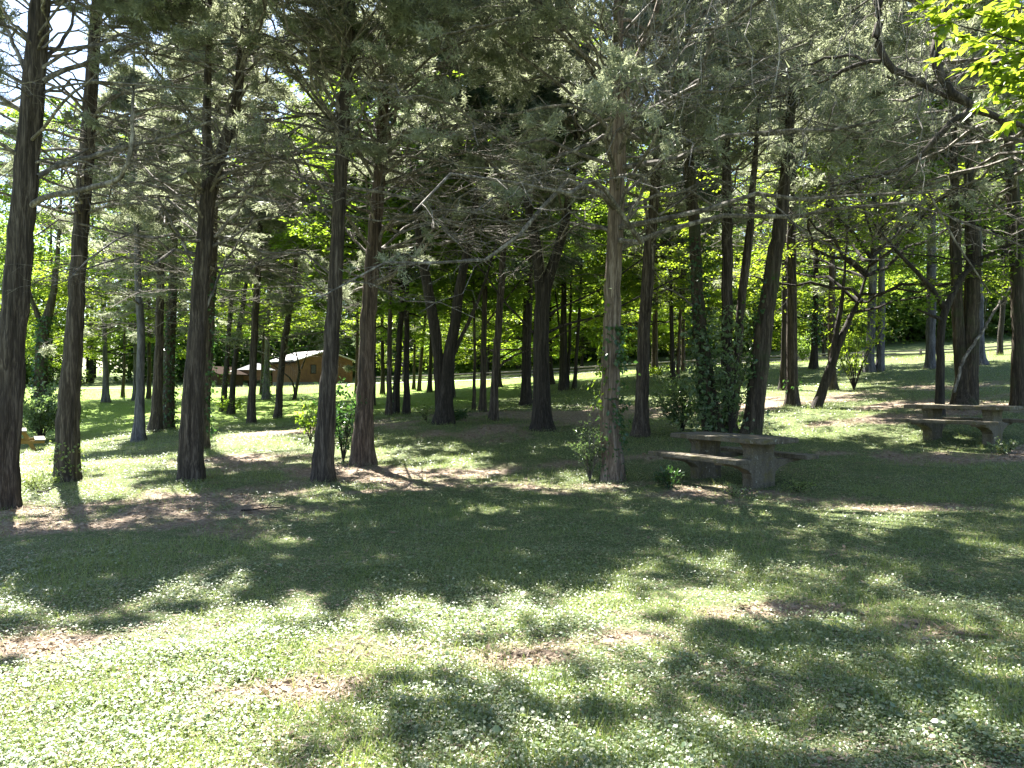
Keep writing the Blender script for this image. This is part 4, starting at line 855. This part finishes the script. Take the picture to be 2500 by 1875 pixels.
# ------------------------------------------------------------------ boxes and prisms
def box(mb, lo, hi, fr=None, bev=0):
    lo = np.array(lo, float); hi = np.array(hi, float)
    x0, y0, z0 = lo; x1, y1, z1 = hi
    V = np.array([[x0, y0, z0], [x1, y0, z0], [x1, y1, z0], [x0, y1, z0], [x0, y0, z1], [x1, y0, z1], [x1, y1, z1], [x0, y1, z1]])
    mb.add(V if fr is None else fr(V), np.array([[0, 3, 2, 1], [4, 5, 6, 7], [0, 1, 5, 4], [1, 2, 6, 5], [2, 3, 7, 6], [3, 0, 4, 7]]))
def prism(name, poly, y0, y1, bev=.012, seg=2, rough=0, seed=0, cut=None):
    """polygon in x-z, extruded along y, with bevelled edges and a worn, uneven surface"""
    import bmesh
    bm = bmesh.new()
    a = [bm.verts.new((x, y0, z)) for x, z in poly]; f = bm.faces.new(a)
    ex = bmesh.ops.extrude_face_region(bm, geom=[f]); vs = [v for v in ex['geom'] if isinstance(v, bmesh.types.BMVert)]
    bmesh.ops.translate(bm, verts=vs, vec=(0, y1 - y0, 0))
    bmesh.ops.recalc_face_normals(bm, faces=bm.faces)
    bmesh.ops.bevel(bm, geom=list(bm.edges), offset=bev, segments=seg, affect='EDGES', profile=.6)
    if rough:
        bmesh.ops.triangulate(bm, faces=bm.faces)
        for _ in range(3):
            bmesh.ops.subdivide_edges(bm, edges=[e for e in bm.edges if e.calc_length() > .13], cuts=1)
            bmesh.ops.triangulate(bm, faces=bm.faces)
        r = np.random.default_rng(seed)
        for v in bm.verts:
            v.co += v.normal * float(r.normal() * rough)
    me = bpy.data.meshes.new(name); bm.to_mesh(me); bm.free()
    return me
def concrete_table(label, x, y, ang, seed):
    z = float(gz(x, y))
    e = empty('concrete_picnic_table', (x, y, z), label, 'picnic table', 'concrete picnic tables under the cedars'); e.rotation_euler = (0, 0, ang)
    # local: y = length, x = width
    link('tabletop', prism('tabletop', [(-.41, .675), (.41, .675), (.41, .75), (-.41, .75)], -.98, .98, .014, 2, 0.002, seed), M['concrete'], e)
    for s in (-1, 1):
        link('seat', prism('seat', [(s * .78 - .15, .40), (s * .78 + .15, .40), (s * .78 + .15, .468), (s * .78 - .15, .468)], -.95, .95, .014, 2, 0.002, seed + 3 + s), M['concrete'], e)
    half = [(.26, -.12), (.255, .12), (.27, .2), (.36, .27), (.58, .335), (.86, .36), (.88, .398), (.42, .398), (.30, .405), (.255, .44), (.235, .5), (.24, .56), (.265, .61), (.31, .65), (.34, .673)]
    poly = half + [(-a, b) for a, b in reversed(half)]
    for s in (-1, 1):
        p = link('pedestal', prism('pedestal', poly, s * .56 - .10, s * .56 + .10, .012, 2, .002, seed + 9 + s), M['concrete'], e)
    return e
def rotang(u): return math.atan2(-u[0], u[1])
concrete_table('mossy concrete picnic table with curved pedestals, the nearer of the two concrete tables', 3.54, 12.4, rotang((-.52, .855)), 10)
concrete_table('mossy concrete picnic table before the twin-stemmed cedar, farther of the two concrete tables', 9.22, 15.75, rotang((-.65, .76)), 30)

def wood_table():
    x, y, z = hit(30, 1113)
    e = empty('wooden_picnic_table', (x - .49, y + .75, z), 'yellow wooden A-frame picnic table half hidden behind the leftmost cedar', 'picnic table'); e.rotation_euler = (0, 0, .575)
    def b(name, lo, hi, m='yellow_wood', fr=None):
        mb = MB(); box(mb, lo, hi, fr); return link(name, mb.mesh(name), M[m], e)
    for i in range(5): b('plank', (-.37 + i * .15, -.92, .70), (-.37 + i * .15 + .14, .92, .74), 'rail_wood')
    for s in (-1, 1):
        b('seat', (s * .72 - .14, -.92, .42), (s * .72 + .14, .92, .46), 'rail_wood')
    for yy in (-.7, .7):
        b('crossbar', (-.84, yy - .02, .33), (.84, yy + .02, .42))
        b('crossbar', (-.37, yy - .02, .61), (.37, yy + .02, .698))
        for s in (-1, 1):
            def sh(V, s=s): W = V.copy(); W[:, 0] = W[:, 0] + s * (.62 - .5 * W[:, 2]); return W
            b('leg', (-.055, yy + .022, -.05), (.055, yy + .062, .69), 'yellow_wood', sh)
wood_table()

# ------------------------------------------------------------------ rail fence, gravel road
FP = [(-12.4, 63), (-3.8, 60), (.5, 60), (11, 58), (28, 56), (36, 55), (46, 53)]
def fence():
    P = np.array(FP, float); s = np.r_[0, np.cumsum(np.linalg.norm(np.diff(P, axis=0), axis=1))]
    t = np.arange(0, s[-1], 3.9); X = np.interp(t, s, P[:, 0]); Yv = np.interp(t, s, P[:, 1]); Z = gz(X, Yv)
    e = empty('rail_fence', (X[0], Yv[0], Z[0]), 'low weathered post-and-rail fence running along the far edge of the clearing', 'fence')
    o = np.array([X[0], Yv[0], Z[0]])
    r = np.random.default_rng(5)
    for i in range(len(t)):
        mb = MB(); w = .075
        def fr(V, i=i):
            W = V.copy(); W[:, 0] += X[i] - o[0] + .0 * W[:, 2]; W[:, 1] += Yv[i] - o[1]; W[:, 2] += Z[i] - o[2]; return W
        box(mb, (-w, -w, -.2), (w, w, .56 + r.uniform(-.03, .05)), fr); link('post', mb.mesh('post'), M['rail_wood'], e)
    for i in range(len(t) - 1):
        for h in (.24, .46):
            a = np.array([X[i] - o[0], Yv[i] - o[1] - .11, Z[i] - o[2] + h]); b = np.array([X[i + 1] - o[0], Yv[i + 1] - o[1] - .11, Z[i + 1] - o[2] + h + r.normal() * .02])
            mb = MB(); V, G = tubes(np.array([[a, b]]), np.array([[.06, .06]]), 6); mb.add(V, G); link('rail', mb.mesh('rail'), M['rail_wood'], e)
fence()
def road():
    P = np.array([(-60, 62), (-34, 61), (-12, 60), (-3.8, 58.2), (.5, 58.2), (5, 58.5), (11, 60.5), (20, 60), (28, 58.5), (36, 57.5), (46, 55)], float)
    s = np.r_[0, np.cumsum(np.linalg.norm(np.diff(P, axis=0), axis=1))]; t = np.arange(0, s[-1], 1.0)
    Q = np.stack([np.interp(t, s, P[:, k]) for k in (0, 1)], 1)
    T = nrm(np.gradient(Q, axis=0)); Nn = np.c_[-T[:, 1], T[:, 0]]
    c = np.linspace(-1.0, 1.2, 7)
    G = Q[:, None] + Nn[:, None] * c[None, :, None]
    z = gz(G[..., 0], G[..., 1]) + .03
    V = np.concatenate([G, z[..., None]], -1).reshape(-1, 3); n, k = len(t), 7
    ii = np.arange(n * k).reshape(n, k); g = np.stack([ii[:-1, :-1], ii[1:, :-1], ii[1:, 1:], ii[:-1, 1:]], -1).reshape(-1, 4)
    o = link('road', mesh_from('road', V, [g], True), M['gravel']); o['kind'] = 'structure'; o['label'] = 'pale gravel road beyond the clearing'
road()

# ------------------------------------------------------------------ buildings
def frame(O, u):
    u = np.array([u[0], u[1], 0.]); u /= np.linalg.norm(u); v = np.array([-u[1], u[0], 0.]); w = np.array([0, 0, 1.])
    return lambda V: np.asarray(V)[:, :1] * u + np.asarray(V)[:, 1:2] * v + np.asarray(V)[:, 2:3] * w
def cabin(label, name, O, u, W, D, eave, ridge, wallm, roofm, found=.65, wins=()):
    fr = frame(O, u)
    e = empty(name, O, label, 'cabin')
    def part(nm, m, fn):
        mb = MB(); fn(mb); return link(nm, mb.mesh(nm), M[m], e)
    part('foundation', 'block', lambda mb: box(mb, (.03, .03, -.6), (W - .03, D - .03, found), fr))
    def walls(mb):
        # siding boards on the gable and long walls, gable triangles
        V = np.array([[0, 0, found], [W, 0, found], [W, 0, eave], [W / 2, 0, ridge], [0, 0, eave], [0, D, found], [W, D, found], [W, D, eave], [W / 2, D, ridge], [0, D, eave]])
        mb.add(fr(V), np.array([[0, 1, 2, 4], [6, 5, 9, 7], [5, 0, 4, 9], [1, 6, 7, 2], [0, 5, 6, 1]]), np.array([[4, 2, 3], [7, 9, 8]]))
        k = int(W / .42)
        for i in range(1, k): box(mb, (i * W / k - .02, -.022, found), (i * W / k + .02, -.003, eave), fr)
        k = int(D / .42)
        for i in range(1, k): box(mb, (-.022, i * D / k - .02, found), (-.003, i * D / k + .02, eave), fr)
    part('wall', wallm, walls)
    def roof(mb):
        o = .4; t = .09
        sl = (ridge - eave) / (W / 2)
        for s in (0, 1):
            xa, xb = (-o, W / 2) if s == 0 else (W + o, W / 2)
            za = eave - sl * o + .02
            V = np.array([[xa, -o, za], [xb, -o, ridge + .02], [xb, D + o, ridge + .02], [xa, D + o, za]]); V2 = V + [0, 0, t]
            g = np.array([[0, 1, 2, 3], [7, 6, 5, 4], [0, 4, 5, 1], [1, 5, 6, 2], [2, 6, 7, 3], [3, 7, 4, 0]])
            mb.add(fr(np.r_[V, V2]), g)
    part('roof', roofm, roof)
    part('fascia', 'trim', lambda mb: (box(mb, (-.41, -.43, eave - .32), (-.36, D + .43, eave - .12), fr)))
    for (a, b, c, d) in wins:
        f = part('window', 'trim', lambda mb: box(mb, (a - .06, -.05, b - .06), (c + .06, -.025, d + .06), fr))
        mb = MB(); box(mb, (a, -.065, b), (c, -.052, d), fr); link('pane', mb.mesh('pane'), M['dark_pane'], f)
    return e
O = np.array([-20.07, 72., float(gz(-20.07, 72.)) + .0])
cabin('orange-brown cabin with a pale metal roof and block foundation beyond the lawn', 'wooden_cabin', O, (.786, .619), 5.6, 7.0, 2.72, 3.62, 'siding', 'roof_metal', .66, [(1.3, 1.5, 1.75, 2.25), (3.2, 1.5, 3.7, 2.25)])
O2 = np.array([(462 - CX) / F * 66, 66., float(gz((462 - CX) / F * 66, 66.))])
cabin('dark brown cabin mostly hidden behind the fluted split cedar', 'wooden_cabin', O2, (.97, -.2), 2.7, 4.0, 1.25, 1.8, 'siding_dark', 'trim', .25)
def shelter():
    Yv = 70.; x0 = (587 - CX) / F * Yv; x1 = (645 - CX) / F * Yv; z = float(gz((x0 + x1) / 2, Yv)); W = x1 - x0
    e = empty('picnic_shelter', (x0, Yv, z), 'small open shelter with a grey hip roof and orange panels left of the orange cabin', 'shelter')
    h = 1.72
    mb = MB(); a = .3
    V = np.array([[-a, -a, h], [W + a, -a, h], [W + a, W + a, h], [-a, W + a, h], [W * .4, W * .4, h + .62], [W * .6, W * .4, h + .62], [W * .6, W * .6, h + .62], [W * .4, W * .6, h + .62]])
    mb.add(V, np.array([[0, 1, 5, 4], [1, 2, 6, 5], [2, 3, 7, 6], [3, 0, 4, 7], [4, 5, 6, 7], [0, 3, 2, 1]])); link('roof', mb.mesh('roof'), M['roof_grey'], e)
    for xx in (0, W):
        for yy in (0, W):
            mb = MB(); box(mb, (xx - .07, yy - .07, -.3), (xx + .07, yy + .07, h)); link('post', mb.mesh('post'), M['trim'], e)
    for lo, hi in (((.07, -.04, .75), (W - .07, .0, h - .02)), ((.0, .07, .75), (.04, W - .07, h - .02))):
        mb = MB(); box(mb, lo, hi); link('panel', mb.mesh('panel'), M['siding'], e)
    mb = MB(); box(mb, (.3, .4, .55), (W - .3, 1.1, .62)); box(mb, (.5, .6, -.1), (.62, .9, .548)); box(mb, (W - .62, .6, -.1), (W - .5, .9, .548)); link('counter', mb.mesh('counter'), M['trim'], e)
shelter()

# ------------------------------------------------------------------ far woods (one mass)
def woods():
    r = np.random.default_rng(9)
    K = 320
    x = r.uniform(-100, 100, K); y = r.uniform(75, 105, K) - np.clip(x, 0, 60) * .06; y = np.where((x > -46) & (x < -8), np.maximum(y, 88 + (y - 75) * .7), y); z = gz(x, y)
    ht = r.uniform(13, 23, K)
    P = np.stack([np.stack([x + r.normal(size=K) * .3 * q, y, z - .2 + ht * q], 1) for q in (0, .3, .6, 1)], 1)
    wood = [tubes(P, (r.uniform(.12, .26, K))[:, None] * np.array([[1.15, .9, .7, .2]]), 7)]
    n = 5200
    i = r.integers(0, K, n); hh = (.12 + .88 * r.beta(1.25, 1.1, n)) * ht[i] * 1.1
    c = np.c_[x[i] + r.normal(size=n) * 2.2, y[i] + r.normal(size=n) * 1.8, z[i] + hh]
    # low undergrowth along the wood's edge
    k = 2600; ux = r.uniform(-95, 95, k); uy = r.uniform(75, 85, k) - np.clip(ux, 0, 60) * .06; uy = np.where((ux > -46) & (ux < -8), uy + 9, uy)
    c = np.r_[c, np.c_[ux, uy, gz(ux, uy) + r.uniform(.1, 6.5, k)]]; n = len(c)
    m = 80; rad = r.uniform(.8, 1.9, n)
    d = r.normal(size=(n, m, 3)); d = d / np.maximum(np.linalg.norm(d, axis=-1, keepdims=True), .6)
    p = (c[:, None] + d * rad[:, None, None] * np.array([1.25, 1.25, .8])).reshape(-1, 3)
    nn = nrm(np.array([0, 0, .8]) + r.normal(size=p.shape) * .6); dd = nrm(r.normal(size=p.shape) * np.array([1, 1, .4]))
    leaf = [leaves(p, dd, nn, .42 * r.uniform(.6, 1.4, len(p)), .30 * r.uniform(.6, 1.4, len(p)))]
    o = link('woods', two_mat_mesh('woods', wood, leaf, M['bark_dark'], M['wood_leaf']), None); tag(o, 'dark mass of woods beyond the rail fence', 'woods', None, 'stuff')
woods()

# ------------------------------------------------------------------ ground cover
def scatter(n, r, y0, y1, k, marg=2.5):
    q = r.random(n); a = 1 - k
    y = (y0 ** a + q * (y1 ** a - y0 ** a)) ** (1 / a)
    x = r.uniform(-1, 1, n) * (.68 * y + marg)
    return x, y
def groundcover():
    r = np.random.default_rng(21)
    x, y = scatter(1100000, r, 2.2, 32, 1.2); c = cover(x, y)
    pat = vnoise(x, y, .7, 31) * .6 + vnoise(x, y, .25, 32) * .4
    keep = r.random(len(x)) < np.clip((c - .1) * 1.25, .03, 1) * np.clip(.6 + (pat - .35) * 1.6, .3, 1)
    x, y, pat = x[keep], y[keep], pat[keep]; n = len(x)
    g = gz(x, y) + (vnoise(x, y, .5, 5) - .5) * .05 + (vnoise(x, y, .15, 6) - .5) * .02
    big = r.random(n) ** 3
    far = 1 + np.clip(y - 6, 0, 30) * .055
    L = (.008 + .018 * big * np.clip(pat * 2, .5, 1.2)) * far
    h = (.006 + r.random(n) * .035 * np.clip(pat * 2, .3, 1.4)) * far
    p = np.c_[x, y, g + h]; az = r.uniform(0, 6.283, n)
    d = np.c_[np.cos(az), np.sin(az), r.normal(size=n) * .28]; nn = nrm(np.c_[r.normal(size=(n, 2)) * .42, np.ones(n)])
    bigp = (pat > .55) & (r.random(n) < .03) & (y < 9); L = np.where(bigp, L * r.uniform(1.3, 1.9, n), L); p[:, 2] += bigp * .02
    W = L * r.uniform(.42, .85, n); a = y < 7
    mb = MB(); mb.add(*leaves6(p[a], d[a], nn[a], L[a], W[a])); mb.add(*leaves(p[~a], d[~a], nn[~a], L[~a], W[~a], .1))
    o = link('ground_cover', mb.mesh('ground_cover'), M['clover']); tag(o, 'low broad-leaved weeds and clover covering the ground', 'ground cover', None, 'stuff')
    # grass blades
    x, y = scatter(800000, r, 2.2, 62, 1.2); c = cover(x, y)
    pat = vnoise(x, y, .9, 41) * .6 + vnoise(x, y, .3, 42) * .4
    keep = r.random(len(x)) < np.clip((c - .05) * 1.1, .08, 1) * np.clip(.25 + (pat - .35) * 2.6, .08, 1)
    x, y, pat = x[keep], y[keep], pat[keep]; n = len(x)
    tx, ty = [], []
    for bx, by, br in BASES:
        k = 170; a = r.uniform(0, 6.283, k); q = br * (1.02 + np.abs(r.normal(size=k)) * .45) + .01
        cl = np.clip(np.sin(a * 2 + bx) + np.sin(a * 3 + by), -1, 1); m = r.random(k) < .5 + .5 * cl
        tx.append(bx + np.cos(a[m]) * q[m]); ty.append(by + np.sin(a[m]) * q[m])
    tx = np.concatenate(tx); ty = np.concatenate(ty); x = np.r_[x, tx]; y = np.r_[y, ty]; pat = np.r_[pat, np.full(len(tx), .95)]; n = len(x)
    far = 1 + np.clip(y - 5, 0, 60) * .05
    p = np.c_[x, y, gz(x, y) + (vnoise(x, y, .5, 5) - .5) * .05 - .008]
    d = nrm(np.c_[r.normal(size=(n, 2)) * .55, np.ones(n)])
    V, G = blades(p, d, .0045 * far * r.uniform(.7, 1.4, n), (.025 + .075 * r.random(n) ** 2.2 * np.clip(pat * 1.9, .4, 1.4)) * far ** .6, r)
    o = link('grass', mesh_from('grass', V, [G]), M['grass']); tag(o, 'thin grass growing among the weeds and on the lawn', 'grass', None, 'stuff')
    # dry needles, dead leaves and twigs
    x, y = scatter(380000, r, 2.2, 28, 1.2); c = cover(x, y)
    keep = r.random(len(x)) < np.clip(1.3 - c, .45, 1); x, y = x[keep], y[keep]; n = len(x)
    far = 1 + np.clip(y - 6, 0, 30) * .05
    az = r.uniform(0, 6.283, n); L = (.012 + .05 * r.random(n) ** 3) * far
    p = np.c_[x, y, gz(x, y) + (vnoise(x, y, .5, 5) - .5) * .05 + (vnoise(x, y, .15, 6) - .5) * .02 + .004 + r.random(n) * .012]
    d = np.c_[np.cos(az), np.sin(az), r.normal(size=n) * .15]
    V, G = leaves(p, d, nrm(np.c_[r.normal(size=(n, 2)) * .4, np.ones(n)]), L, np.minimum(L * .45, .011 * far) * r.uniform(.3, 1.2, n), .1)
    x, y = scatter(120000, r, 3, 20, 1.2); c = cover(x, y); keep = r.random(len(x)) < np.clip(.75 - c, 0.01, 1); x, y = x[keep], y[keep]; n = len(x)
    L = r.uniform(.025, .075, n) * (1 + np.clip(y - 8, 0, 20) * .04); az = r.uniform(0, 6.283, n); thin = r.random(n) < .5
    p = np.c_[x, y, gz(x, y) + (vnoise(x, y, .5, 5) - .5) * .05 + (vnoise(x, y, .15, 6) - .5) * .02 + .006 + r.random(n) * .015]
    V2, G2 = leaves(p, np.c_[np.cos(az), np.sin(az), r.normal(size=n) * .2], nrm(np.c_[r.normal(size=(n, 2)) * .5, np.ones(n)]), np.where(thin, L * 2, L), np.where(thin, .006, L * .5), .15)
    mb = MB(); mb.add(V, G); mb.add(V2, G2)
    o = link('dry_litter', mb.mesh('dry_litter'), M['litter']); tag(o, 'dry needles, dead leaves and bits of twig on the bare earth', 'litter', None, 'stuff')
groundcover()

# ------------------------------------------------------------------ light, sky, camera
SUN_AZ = math.radians(-26.6); SUN_EL = math.radians(60)          # azimuth from +Y towards +X
sd = Vector((math.sin(SUN_AZ) * math.cos(SUN_EL), math.cos(SUN_AZ) * math.cos(SUN_EL), math.sin(SUN_EL)))
sl = bpy.data.lights.new('sun', 'SUN'); sl.energy = 5.0; sl.angle = math.radians(.55); sl.color = (1, .955, .88)
so = bpy.data.objects.new('sun', sl); COL.objects.link(so); so.rotation_mode = 'QUATERNION'; so.rotation_quaternion = (-sd).to_track_quat('-Z', 'Y'); so.location = sd * 60
w = bpy.data.worlds.new('World'); scene.world = w; w.use_nodes = True
nt = w.node_tree; nt.nodes.clear()
sk = nt.nodes.new('ShaderNodeTexSky'); sk.sky_type = 'NISHITA'; sk.sun_disc = False; sk.sun_elevation = SUN_EL; sk.sun_rotation = SUN_AZ
bg = nt.nodes.new('ShaderNodeBackground'); bg.inputs['Strength'].default_value = .05
wo = nt.nodes.new('ShaderNodeOutputWorld'); nt.links.new(sk.outputs[0], bg.inputs[0]); nt.links.new(bg.outputs[0], wo.inputs[0])
cd = bpy.data.cameras.new('camera'); cd.sensor_width = 36; cd.lens = 27; cd.clip_end = 2000; cd.clip_start = .05
co = bpy.data.objects.new('camera', cd); COL.objects.link(co); co.location = (0, 0, EYE); co.rotation_euler = (math.radians(90), 0, 0)
scene.camera = co
vs = scene.view_settings; vs.view_transform = 'Standard'; vs.look = 'None'; vs.gamma = 1; vs.exposure = 3.0
cy = scene.cycles
cy.max_bounces = 8; cy.diffuse_bounces = 3; cy.glossy_bounces = 2; cy.transmission_bounces = 6; cy.use_denoising = True
